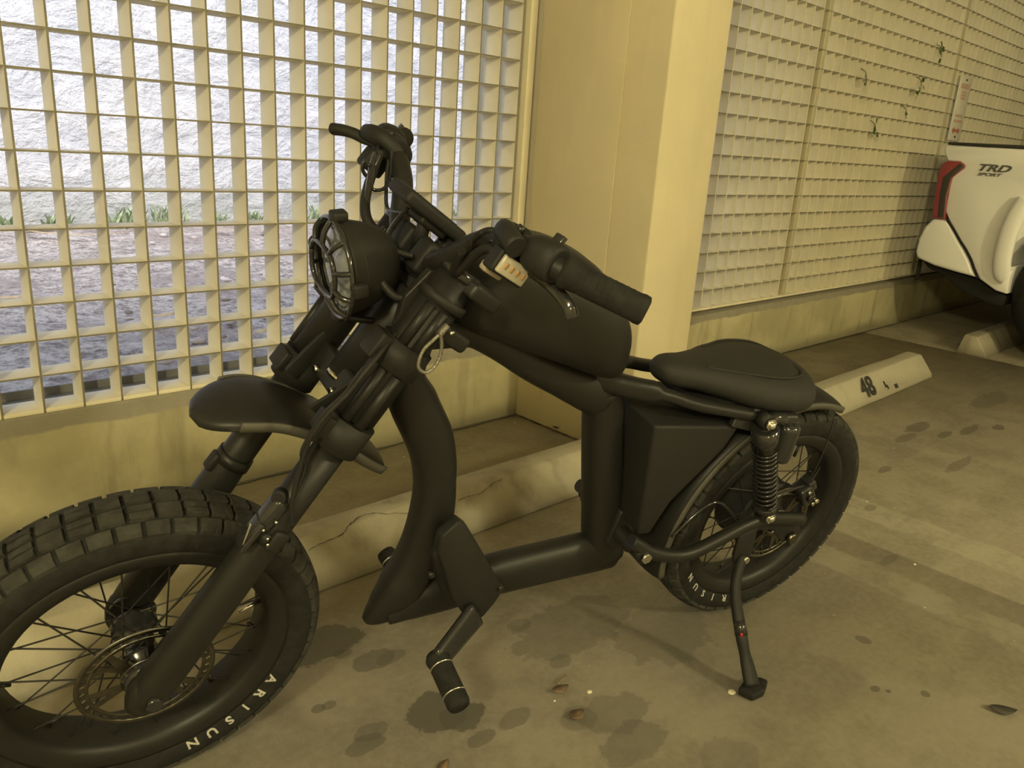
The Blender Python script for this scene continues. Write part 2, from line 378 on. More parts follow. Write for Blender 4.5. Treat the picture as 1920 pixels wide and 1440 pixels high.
# grilles
ZTOP = CEIL-.12
EDGEM = mat('dark_front_edge', (.19, .175, .125), .7, var=.15, vscale=20)
STRIPM = mat('dull_cream_strip', (.50, .45, .30), .6)
def edged(o):      # the narrow edge toward the garage gets a darker material
    o.data.materials.append(EDGEM)
    for q in o.data.polygons:
        if q.normal.y < -.9: q.material_index = 1
def grille(name, x0, n, pitch, y, label, posts=()):
    t = thing(name, (x0, y, SILL), label, 'grille', 'wall grilles')
    x1 = x0+(n-1)*pitch
    Rm = WM[t.name]
    vb = MB().box((x0, y+BD/2, (SILL+ZTOP)/2), .0046, BD, ZTOP-SILL)
    first = vb.build('vertical_bar', GRILM, t)
    if not posts: edged(first)
    for i in range(1, n):
        c = first.copy(); C.objects.link(c); c.parent = t; c.location.x = i*pitch
    zs = [.302+.0832*i for i in range(1, 40) if .302+.0832*i < ZTOP-.02]
    hb = MB().box(((x0+x1)/2, y+BD/2, zs[0]), x1-x0+.01, BD-.002, .0038); h0 = hb.build('horizontal_bar', GRILM, t); edged(h0)
    for z in zs[1:]:
        c = h0.copy(); C.objects.link(c); c.parent = t; c.location.z = z-zs[0]
    # thickened moulded corners where the bars meet: joined, far past the count limit
    fr = MB()
    fr.box(((x0+x1)/2, y+BD*.5, SILL+.004), x1-x0+.09, BD, .01)
    fr.build('bottom_rail', GRILM, t, bevel=.002)
    MB().box((x1+.045, y+BD/2, (SILL+ZTOP)/2), .03, BD*1.1, ZTOP-SILL).build('side_rail', GRILM, t, bevel=.003)
    MB().box(((x0+x1)/2, y+BD+.055, SILL+.010), x1-x0+.09, .006, .022).build('back_angle', mat('grey_angle_iron', (.22, .22, .22), .6), t)
    for px in posts:
        MB().box((px, y+.016, (SILL+ZTOP)/2), .018, .03, ZTOP-SILL).build('joint_strip', STRIPM, t, bevel=.003)
    return t
PITCH = .0852
grille('wall_grille', .42-17*PITCH, 17+18, PITCH, YL+.006, 'cream square-mesh grille on the left, bright daylight behind it')
NR = 84
t = grille('wall_grille', PX1+.02, NR, PITCH, YR+.03, 'cream square-mesh grille on the right, behind the white truck', posts=(3.765, 5.45, 7.1))
def raise_edge(): pass
# a flush cast ledge top is already part of each low wall; fillets under the first cells
# ------------------------------------------------------------------ outside
OZ = .10; OWY = 7.0
gm = MB(); nx, ny = 130, 60
from mathutils import noise as mn
vs = []; fs = []
for j in range(ny+1):
    for i in range(nx+1):
        x = -6+24*i/nx; y = 2.2+(OWY+.1-2.2)*j/ny
        z = OZ+.05*mn.noise(V((x*1.1, y*1.1, 0)))+.03*mn.noise(V((x*3.7, y*3.7, 3)))+.016*mn.noise(V((x*9, y*9, 5)))
        vs.append(V((x, y, z)))
fs = [(j*(nx+1)+i, j*(nx+1)+i+1, (j+1)*(nx+1)+i+1, (j+1)*(nx+1)+i) for j in range(ny) for i in range(nx)]
g = MB().add(vs, fs).build('ground_outside', soil()); struct(g)
STU = stucco()
struct(MB().box((6, OWY+.15, 2.4), 26, .3, 5.2).build('wall_outside', STU))
# unseen wall added to block daylight behind the right-hand grille
struct(MB().box((7.75, 2.95, 1.6), 9.5, .3, 3.6).build('wall_light_blocker', STU))
# clods and twigs on the soil
def clod(x, y, r):
    m = MB(); c = V((x, y, OZ)); vs = []; n, k = 9, 5
    for j in range(k+1):
        for i in range(n):
            p = PI*j/k; a = 2*PI*i/n; rr = r*(1+.35*random.uniform(-1, 1)); vs.append(c+V((rr*math.sin(p)*math.cos(a)*1.3, rr*math.sin(p)*math.sin(a), rr*.6*math.cos(p))))
    m.add(vs, [(j*n+i, (j+1)*n+i, (j+1)*n+(i+1) % n, j*n+(i+1) % n) for j in range(k) for i in range(n)], True); return m
cl = MB()
for i in range(380):
    x = random.uniform(-.5, 12); y = random.uniform(2.5, OWY-.55)
    if x > 2.7 and y < 3.5: continue
    m = clod(x, y, random.uniform(.006, .026)); cl.add(m.v, m.f)
SOILC = mat('soil_clod', (.50, .45, .43), .95, var=.5, vscale=6, bump=.4, bscale=40)
tag(cl.build('soil_clods', SOILC), 'clods and pebbles scattered over the soil outside the left grille', 'soil', kind='stuff')
def leaf_mb(c, L, wd, ang, curl=.2, up=V((0, 0, 1)), th=.0008):
    c = V(c); d = V((math.cos(ang), math.sin(ang), 0)); s_ = up.cross(d).normalized(); n = 8; top = []; m = MB(); vs = []; fs = []
    for i in range(n+1):
        u = i/n; hw = wd/2*math.sin(PI*min(1, u*1.02))**.8 + .0004; z = up*(curl*L*(u-.5)**2*1.5)
        p = c+d*(L*(u-.5))+z
        vs += [p-s_*hw+up*(curl*wd*.3), p, p+s_*hw+up*(curl*wd*.3)]
    for i in range(n):
        for k in range(2): fs.append((i*3+k, (i+1)*3+k, (i+1)*3+k+1, i*3+k+1))
    N_ = len(vs); vs2 = [v-up*th for v in vs]
    fs2 = [tuple(q+N_ for q in ff[::-1]) for ff in fs]
    rim = [(i*3, (i+1)*3, (i+1)*3+N_, i*3+N_) for i in range(n)]+[(i*3+2, i*3+2+N_, (i+1)*3+2+N_, (i+1)*3+2) for i in range(n)]
    return m.add(vs+vs2, fs+fs2+rim)
outl = [((75, 428), .30, .09, .1, 'pale dry frond lying at the foot of the outside wall, far left'), ((18, 558), .16, .06, 0, 'yellow dry leaf on the soil at the left edge'),
        ((302, 592), .15, .055, .2, 'yellow dry leaf on the soil below the middle grille rows'), ((130, 440), .9, .05, -.5, 'long pale palm strip on the soil by the outside wall'),
        ((490, 622), .1, .05, .6, 'small yellow leaf on the soil left of the headlight'), ((415, 430), .25, .05, -.3, 'pale curled leaf at the wall foot above the headlight')]
for (px, py), L, wd, a, lb in outl:
    p = gnd(px, py, OZ+.04); tag(leaf_mb(p, L, wd, a-.75+.7, .15).build('dry_leaf', LEAFY), lb, 'leaf', 'dry leaves on the soil outside')
# weeds along the foot of the outside wall
wl = [(5, 412, 'weed tuft at the wall foot at the far left edge'), (112, 415, 'weed tuft at the wall foot, second from the left edge'), (235, 412, 'broad weed clump at the wall foot left of the middle'), (318, 408, 'tallest leafy weed at the wall foot'), (400, 410, 'weed beside the tallest one at the wall foot'),
      (478, 412, 'low weed at the wall foot above the front fender'), (592, 402, 'bright green weed beside the top of the headlight'), (858, 402, 'weed seen through the gap right of the display'), (930, 402, 'weed seen through the last narrow gaps of the left grille')]
for i, (px, py, lb) in enumerate(wl):
    c = onY(px, py, OWY-.22); c.z = OZ-.02; m = MB(); big = 1.15 if i in (2, 3, 6) else .8
    for k in range(60):
        a = random.uniform(0, 2*PI); L = random.uniform(.03, .19)*big; wd = random.uniform(.02, .045); q = c+V((max(-.12, min(.12, random.gauss(0, .06)))*big, random.uniform(-.06, .06), 0))
        tip = q+V((math.cos(a)*L*.5, math.sin(a)*L*.3-.02, L)); md = q.lerp(tip, .55)+V((0, 0, L*.1)); sd = V((-math.sin(a), math.cos(a), 0))*wd/2
        m.add([q-sd*.4, q+sd*.4, md+sd, md-sd, tip], [(0, 1, 2, 3), (3, 2, 4)], False)
    tag(m.build('weed_tuft', GRASS), lb, 'weed', 'weeds along the foot of the outside wall')
# ------------------------------------------------------------------ wheel stops
def wheel_stop(x0, x1, y, label, m, rot=0, h=.105, d=.155, top=.065):
    t = MB(); y1 = y+d; c = (d-top)*.75
    sec = [(y, 0), (y+.004, .02), (y+c, h), (y+c+top, h), (y1, 0)]
    n = len(sec); xs = [x0, x0+.012]+[x0+(x1-x0)*i/10 for i in range(1, 10)]+[x1-.012, x1]; vs = []
    cx = (x0+x1)/2
    for i, x in enumerate(xs):
        for (yy, zz) in sec:
            k = .93 if i in (0, len(xs)-1) else 1; j = .0025*mn.noise(V((x*5, yy*9, zz*9)))
            p = V((x+zz*.12*(1 if i < 2 else -1 if i > len(xs)-3 else 0), yy+j, max(0, zz*k+j) if zz else 0)); q = p-V((cx, y, 0)); q.rotate(Matrix.Rotation(rot, 3, 'Z')); vs.append(q+V((cx, y, 0)))
    fs = [(i*n+k, (i+1)*n+k, (i+1)*n+(k+1) % n, i*n+(k+1) % n) for i in range(len(xs)-1) for k in range(n)]+[tuple(range(n)), tuple(range((len(xs)-1)*n, len(xs)*n))[::-1]]
    t.add(vs, fs, False); o = t.build('wheel_stop', m, bevel=.006, seg=2)
    return tag(o, label, 'wheel stop', 'concrete wheel stops')
wheel_stop(.05, 1.93, 1.355, 'long cracked concrete wheel stop behind the black bike', STOPM, 0)
o48 = wheel_stop(2.86, 4.06, 1.245, 'pale concrete wheel stop with the number 48 stencilled on it', STOPM2, .012)
wheel_stop(4.78, 6.55, 1.235, 'shaded concrete wheel stop in front of the white truck wheel', STOPM)
# number 48 on the sloped face
def decal(s, size, c, ex, ey, mat_, name, parent=None, ext=.0008, bold=0.0, sx=1.0, slant=0, n=None):
    vs, fs = text_geo(s, size, ext, bold, sx, slant); ez = ex.cross(ey).normalized()
    return MB().add([c+ex*v.x+ey*v.y+ez*(v.z) for v in vs], fs, False).build(name, mat_, parent)
yn = V((0, .0635, .085)).normalized(); ex = V((1, .012, 0)).normalized(); ez = ex.cross(yn)
c48 = V((3.345, 1.2435, .02))+yn*.012+ez*.004
wm48 = Matrix.Translation(o48.location); WM[o48.name] = wm48
decal('48', .128, c48, ex, yn, PAINTK, 'stencilled_number', o48, .0012, .0000, .98)
m = MB()  # overspray drip strokes below and right of the digits
def stroke(x, v0, v1, wd):
    p = V((x, 1.2505+(x-3.46)*.012, .02))+ez*.0030; m.box(p+yn*((v0+v1)/2), wd, v1-v0, .002, ex, yn, ez)
stroke(3.385, .008, .03, .012); stroke(3.52, .02, .05, .012); stroke(3.535, .01, .03, .012); stroke(3.62, .0, .02, .03)
m.build('paint_smear', PAINTK, o48)
# cracks in the long stop and dirt line along the wall foot
CRK = mat('dark_crack', (.09, .08, .055), .95)
def crackline(pts, wd, z=.002, name='crack', parent=None):
    m = MB(); P = smoothpts(pts, 4); L = []
    for i, p in enumerate(P):
        t = (P[min(i+1, len(P)-1)]-P[max(i-1, 0)]); t.z = 0; t.normalize(); s_ = V((-t.y, t.x, 0)); ww = wd*(.4+random.random())*(.3 if i in (0, len(P)-1) else 1)
        q = p+s_*random.uniform(-.002, .002); L.append((q-s_*ww/2, q+s_*ww/2))
    for (a, b_), (c, d) in zip(L, L[1:]): m.quad(a, b_, d, c)
    return m
ls = bpy.data.objects['wheel_stop']; WM[ls.name] = Matrix.Translation(ls.location)
def on_stop(px, py):   # intersection with the sloping face of the long stop
    return onplane(px, py, V((0, 1.3555, .02)), V((0, -.085, .0635)).normalized())
crackline([on_stop(*p) for p in ((578, 1032), (600, 1020), (618, 1012), (640, 1002), (655, 985), (662, 978), (680, 966), (706, 962), (724, 964), (745, 962), (768, 963))], .0035).build('crack', CRK, ls)
crackline([on_stop(*p) for p in ((858, 938), (880, 930), (900, 925), (912, 916), (925, 905), (945, 897))], .0025).build('crack', CRK, ls)
dl = MB()
for x0, x1, y in ((-1, PX0, YL-.004),):
    c_ = crackline([V((x0+(x1-x0)*i/16, y-.003+random.uniform(-.002, .002), .003)) for i in range(17)], .013); dl.add(c_.v, c_.f, False)
c_ = crackline([V((PX0-.008, 1.97-.5*i/8, .003)) for i in range(9)], .010); dl.add(c_.v, c_.f, False)
c_ = crackline([V((PX1+6*i/16, YR-.004, .003)) for i in range(17)], .010); dl.add(c_.v, c_.f, False)
tag(dl.build('grit', CRK), 'dark grit gathered along the foot of the low walls', 'dirt', kind='stuff')

# ------------------------------------------------------------------ white pickup truck
TX = 4.86
trk = thing('pickup_truck', (TX+.85, -.9, 0), 'white pickup truck with red tail light, cut off by the right edge', 'truck')
def tp(px, py, dx=0): return onX(px, py, TX+dx)
def tprism(px, depth, m, name, bev=.004, dx=0, par=trk): return MB().prism([tp(*p, dx) for p in px], V((depth, 0, 0))).build(name, m, par, bevel=bev, seg=2)
A = lambda y, z: V((TX, y, z))
def yz(px, py): p = tp(px, py); return p.y, p.z
topY, topZ = yz(1776, 270)
prof = [(1773, 272), (1770, 285), (1777, 302), (1800, 303), (1808, 309), (1808, 315), (1785, 331), (1781, 345), (1772, 395), (1779, 412), (1800, 452), (1820, 485), (1828, 506), (1836, 523), (1866, 545), (1888, 552), (1893, 523), (1899, 500)]
side = [tp(*p) for p in prof]
# wheel arch and the rest of the body (outside the frame to the right)
wc = V((TX, .86, .37)); ar = .47
arch = [V((TX, wc.y+ar*math.cos(a), wc.z+ar*math.sin(a))) for a in [math.radians(q) for q in (12, 30, 50, 70, 90, 110, 130, 150, 170, 188)]]
rest = [A(.36, .30), A(-3.0, .30)]
arch2 = [V((TX, -2.9+ar*math.cos(a), wc.z+ar*math.sin(a))) for a in [math.radians(q) for q in (-8, 10, 30, 50, 70, 90, 110, 130, 150, 170, 188)]]
rest = [A(.36, .30), A(-2.42, .30)]
front = [A(-3.40, .32), A(-3.75, .34), A(-3.78, .72), A(-3.62, .88), A(-2.42, 1.00), A(-.45+.0, 1.085), A(.0, 1.09)]
poly = side+arch+rest+arch2+front+[tp(1920, 280)]
MB().prism(poly, V((1.72, 0, 0))).build('body', TRW, trk, bevel=.012, seg=2)
MB().prism([tp(1778, 266), tp(1776, 271), A(.0, 1.088), A(.0, 1.115), tp(1920, 272.5)], V((.09, 0, 0))).build('bed_rail_cap', TRB, trk, bevel=.004)
# cab
cab = [A(-.02, 1.07), A(-.06, 1.50), A(-.35, 1.60), A(-1.25, 1.60), A(-2.05, 1.10), A(-2.05, 1.0), A(-.02, 1.0)]
MB().prism([p+V((.06, 0, 0)) for p in cab], V((1.60, 0, 0))).build('cab', TRW, trk, bevel=.03, seg=3)
MB().prism([p+V((.05, 0, 0)) for p in (A(-.16, 1.12), A(-.2, 1.46), A(-.42, 1.53), A(-1.2, 1.53), A(-1.8, 1.14))], V((.02, 0, 0))).build('side_window', TRGL, trk, bevel=.004)
# tail light
tl_ = tprism([(1777, 301), (1801, 303), (1810, 312), (1785, 333), (1776, 365), (1771, 411), (1747, 409), (1750, 385), (1758, 325), (1766, 308)], .12, TRR, 'tail_light', .006, -.012)
MB().prism([tp(*p, -.014) for p in ((1800, 306), (1808, 312), (1783, 333), (1774, 366), (1769, 408), (1757, 408), (1762, 360), (1768, 332))], V((.02, 0, 0))).build('smoked_insert', TRS, tl_, bevel=.003)
# panel gap and bumper corner
bum = [(1748, 410), (1777, 413), (1797, 452), (1816, 486), (1824, 508), (1831, 521), (1790, 510), (1750, 498), (1717, 483), (1716, 470), (1722, 446), (1734, 424)]
MB().prism([tp(*p, -.012) for p in bum], V((1.74, 0, 0))).build('rear_bumper', TRW, trk, bevel=.02, seg=3)
MB().wire([tp(*p, -.006) for p in ((1776, 412), (1788, 430), (1800, 451), (1811, 468), (1821, 488), (1827, 505), (1834, 522))], .007, 6, 3).build('panel_gap', TRG, trk)
MB().prism([tp(*p, .05) for p in ((1727, 486), (1760, 500), (1835, 523), (1868, 547), (1888, 556), (1880, 575), (1850, 568), (1800, 545), (1768, 515), (1740, 503))], V((1.5, 0, 0))).build('underbody', TRG, trk, bevel=.01)
MB().tube(tp(1726, 486, .3), tp(1719, 525, .3), .012).build('tow_bar', TRB, trk)
# fender flare
flp = [tp(1925, 375, -.02), tp(1908, 400, -.03), tp(1894, 430, -.035), tp(1885, 460, -.035), tp(1879, 490, -.03), tp(1880, 512, -.02), tp(1889, 520, -.012)]
P = smoothpts(flp, 5); MB().sweep(P, [.045]*len(P), [.022]*len(P), V((1, 0, 0)), 12, 2.2).build('fender_flare', TRW, trk)
# bed floor/inside darkness and far side are part of the body prism; wheels
def truck_wheel(y, x):
    c = V((x, y, .37)); m = MB().lathe(c, V((-1, 0, 0)), [(.21, .10), (.24, .12), (.30, .125), (.345, .11), (.365, .08), (.37, 0), (.365, -.08), (.345, -.11), (.24, -.12), (.21, -.1)], 40, closed=True)
    o = m.build('tyre', RUB, trk)
    r = MB().lathe(c, V((-1, 0, 0)), [(.0, .07), (.05, .075), (.06, .06), (.09, .05), (.19, .08), (.215, .10), (.215, .06), (.2, -.05), (0, -.05)], 32)
    for k in range(6):
        a = k*PI/3; d = V((0, math.cos(a), math.sin(a))); e = V((1, 0, 0)).cross(d); r.box(c+d*.125+V((-.075, 0, 0)), .02, .16, .045, V((1, 0, 0)), d, e)
    r.build('wheel_rim', mat('truck_rim_grey', (.25, .24, .22), .35, metal=.8), trk)
for y in (.86, -2.9):
    for x in (TX+.14, TX+1.58): truck_wheel(y, x)
MB().box((TX+.86, -.9, .36), 1.2, 3.2, .1).build('chassis', TRG, trk)
# badge lettering on the bed side: TRD SPORT
def badge(s, size, px, py, bold, sx, slant):
    c = tp(px, py, -.003); decal(s, size, c, V((0, -1, 0)), V((0, 0, 1)), BADGE, 'badge_letters', trk, .0025, bold, sx, slant)
badge('TRD', .050, 1860, 321.5, .0014, 1.65, .35); badge('SPORT', .022, 1853, 330, .0004, 1.7, .35)

# ------------------------------------------------------------------ sign on the right grille
sg = thing('warning_sign', onY(1785, 262, 1.93), 'narrow white vertical sign with red print on the right grille', 'sign')
s0 = onY(1786, 264, 1.9365); sw = .20; sh = .385; sx0 = s0.x-.068; 
MB().box((s0.x+.005, 1.9365, s0.z+sh/2), sw, .006, sh).build('sign_plate', SIGNW, sg, bevel=.002)
for (zz, hh, ww) in ((.325, .030, .14), (.290, .014, .08), (.272, .014, .085), (.254, .014, .08), (.150, .016, .13), (.118, .018, .14)):
    n = 6 if ww > .08 else 4; m = MB()
    for i in range(n):
        m.box((s0.x+.005-ww/2+ww*(i+.5)/n, 1.9332, s0.z+zz), ww/n*.72, .001, hh)
    m.build('faded_lettering', SIGNR2, sg)
pass
m = MB(); ax_, az_ = s0.x+.005, s0.z+.062
m.prism([V((ax_+x, 1.9332, az_+z)) for x, z in ((-.07, 0), (-.03, .022), (-.03, .009), (.03, .009), (.03, .022), (.07, 0), (.03, -.022), (.03, -.009), (-.03, -.009), (-.03, -.022))], V((0, -.001, 0)))
m.build('double_arrow', SIGNR, sg)
for zz in (.025, .362): MB().tube(V((s0.x+.006, 1.935, s0.z+zz)), V((s0.x+.006, 1.928, s0.z+zz)), .006, n=10).build('bolt', TRB, sg)
# leaves poking through the right grille
for (px, py, n, L, lb) in ((1763, 97, 3, .05, 'vine sprig poking through the right grille above the sign'), (1725, 158, 4, .05, 'largest vine sprig, left of the sign top'), (1622, 144, 2, .035, 'tiny vine tip far left among the leaves on the right grille'),
                           (1697, 212, 2, .03, 'pale small vine tip left of the sign middle'), (1638, 240, 4, .05, 'lowest vine sprig poking through the right grille')):
    c = onY(px, py, YR+.01); m = MB()
    for k in range(n+1):
        a = random.uniform(0, 2*PI); up_ = V((random.uniform(-.6, .6), -1, random.uniform(-.5, .5))).normalized()
        d = V((math.cos(a), 0, math.sin(a))); s_ = up_.cross(d).normalized(); q = c+V((random.uniform(-.02, .02), -.01, random.uniform(-.05, .05)))
        m.add([q, q+d*L*.5+s_*L*.28, q+d*L, q+d*L*.5-s_*L*.28, q+d*L*.5-V((0, .004, 0))], [(0, 1, 4), (1, 2, 4), (2, 3, 4), (3, 0, 4)], False)
    m.wire([c+V((0, .03, .04)), c+V((0, 0, .02)), c+V((.005, -.01, -.03))], .0018, 6, 3)
    tag(m.build('vine_sprig', LEAFG), lb, 'leaf', 'vine sprigs in the right grille')

# ------------------------------------------------------------------ litter on the floor
def litter(px, py, L, wd, a, m, lb, name='dry_leaf'):
    p = gnd(px, py, .003); return tag(leaf_mb(p, L, wd, a, .25).build(name, m), lb, 'leaf', 'dry leaves on the garage floor')
litter(1050, 1293, .038, .020, -.2, LEAFD, 'brown dry leaf on the concrete right of the near foot peg')
litter(1081, 1341, .034, .024, 0, LEAFD, 'rounder brown leaf on the concrete, below its neighbour')
litter(1880, 1332, .050, .026, -.9, mat('dark_leaf', (.05, .045, .035), .8), 'dark curled leaf on the concrete near the lower right corner')
litter(830, 1437, .03, .015, .3, LEAFD, 'reddish leaf scrap at the bottom edge of the picture')
for px, py, r, lb in ((1105, 1297, .006, 'white crumb beside the two brown leaves'), (1372, 1297, .010, 'pale flat blob of gum beside the kickstand foot'), (1715, 1058, .005, 'bright white crumb on the pale paint bands at right'), (1040, 1314, .003, 'small white crumb left of the rounder brown leaf')):
    p = gnd(px, py, .001); tag(MB().sphere(p, (r, r*.8, r*.35 if r < .009 else .0015), 9, 5).build('crumb', GUM), lb, 'crumb', 'pale crumbs on the garage floor')
tag(MB().wire([gnd(1046, 1282, .004), gnd(1052, 1274, .006), gnd(1062, 1266, .004)], .0015, 6, 3).build('twig', TWIG), 'thin dark twig above the brown leaf', 'twig')
cb = MB().tube(gnd(1042, 800, .001), gnd(1046, 798, .004), .02, .018); 
tag(leaf_mb(gnd(1045, 802, .008), .07, .035, .5, .5).build('dry_leaf', LEAFD), 'crumpled brown leaf against the pier foot behind the bike', 'leaf')

# ------------------------------------------------------------------ garage lamps (above, outside the frame)
for i, (x, y, p, *_) in enumerate(LAMPS):
    t = thing('ceiling_lamp', (x, y, CEIL-.08), ['ceiling lamp over the bike front', 'ceiling lamp over the stall marked 48', 'ceiling lamp beyond the truck', 'ceiling lamp over the far left lane'][i], 'lamp', 'garage ceiling lamps')
    MB().tube(V((x, y, CEIL-.001)), V((x, y, CEIL-.05)), .11, .09, 24).build('lamp_base', TRW, t)

# ================================================================== THE BIKE
bike = thing('chopper_motorbike', O, 'matt black fat-tyred electric chopper motorbike leaning on its kickstand', 'motorbike', rot=Matrix((S, T, W)).transposed())
BM = WM[bike.name]
def pairs(L, t=0):
    c = []; r = []
    for a, b_ in L: A_, B_ = bp(*a, t), bp(*b_, t); c.append((A_+B_)/2); r.append((A_-B_).length/2)
    return c, r
def tubepairs(m, L, rb, t=0, k=6, ex=2.2, n=20):
    c, r = pairs(L, t); P = smoothpts(c, k); R_ = lerpn(r, k); m.sweep(P, R_, [rb]*len(P) if not hasattr(rb, '__len__') else lerpn(rb, k), T, n, ex)
fr = MB()
tubepairs(fr, [((752, 640), (808, 626)), ((735, 695), (791, 690)), ((728, 752), (816, 753-10)), ((760, 806), (841, 816)), ((776, 850), (848, 862)), ((780, 900), (849, 905)), ((776, 944), (844, 958)), ((766, 991), (829, 1012)), ((747, 1037), (812, 1055)), ((716, 1087), (786, 1105)), ((696, 1124), (742, 1146)), ((684, 1146), (712, 1160)), ((678, 1160), (688, 1167))],
          [.034]*10+[.026, .018, .006], k=5)
# bottom tube
tubepairs(fr, [((716, 1128), (722, 1158)), ((760, 1096), (772, 1150)), ((830, 1074), (840, 1133)), ((920, 1046), (932, 1105)), ((1010, 1025), (1022, 1083)), ((1110, 1002), (1122, 1060)), ((1140, 998), (1152, 1052))], .03, k=3)
# seat tube
tubepairs(fr, [((1100, 728), (1158, 722)), ((1100, 760), (1159, 758)), ((1099, 850), (1158, 850)), ((1099, 950), (1157, 950)), ((1099, 1003), (1158, 1005)), ((1104, 1040), (1160, 1034))], .032, k=3, ex=2.6)
# backbone
tubepairs(fr, [((800, 580), (786, 652)), ((850, 580), (842, 647)), ((898, 588), (880, 648)), ((958, 615), (922, 672)), ((1012, 645), (978, 708)), ((1064, 672), (1030, 736)), ((1116, 690), (1080, 764)), ((1140, 700), (1112, 778))], .032, k=5)
frame = fr.build('frame', BLK, bike)
# seat rails and rear loop
for sgn in (1, -1):
    m = MB(); pts = [b(.53, .0*sgn, .626), b(.50, .02*sgn, .628), b(.46, .045*sgn, .624), b(.405, .060*sgn, .615), b(.35, .070*sgn, .598), b(.28, .078*sgn, .582), b(.22, .085*sgn, .570)]
    P = smoothpts(pts, 5); m.sweep(P, [.018 if i < 14 else .010 for i in range(len(P))], [.015]*len(P), T, 14, 3.0); m.build('seat_rail', BLK, bike)
    m = MB(); m.prism([b(.245, .07*sgn, .575), b(.18, .075*sgn, .58), b(.17, .08*sgn, .545), b(.205, .085*sgn, .535), b(.26, .078*sgn, .55)], T*.012*sgn); m.build('shock_mount', BLK, bike, bevel=.003)
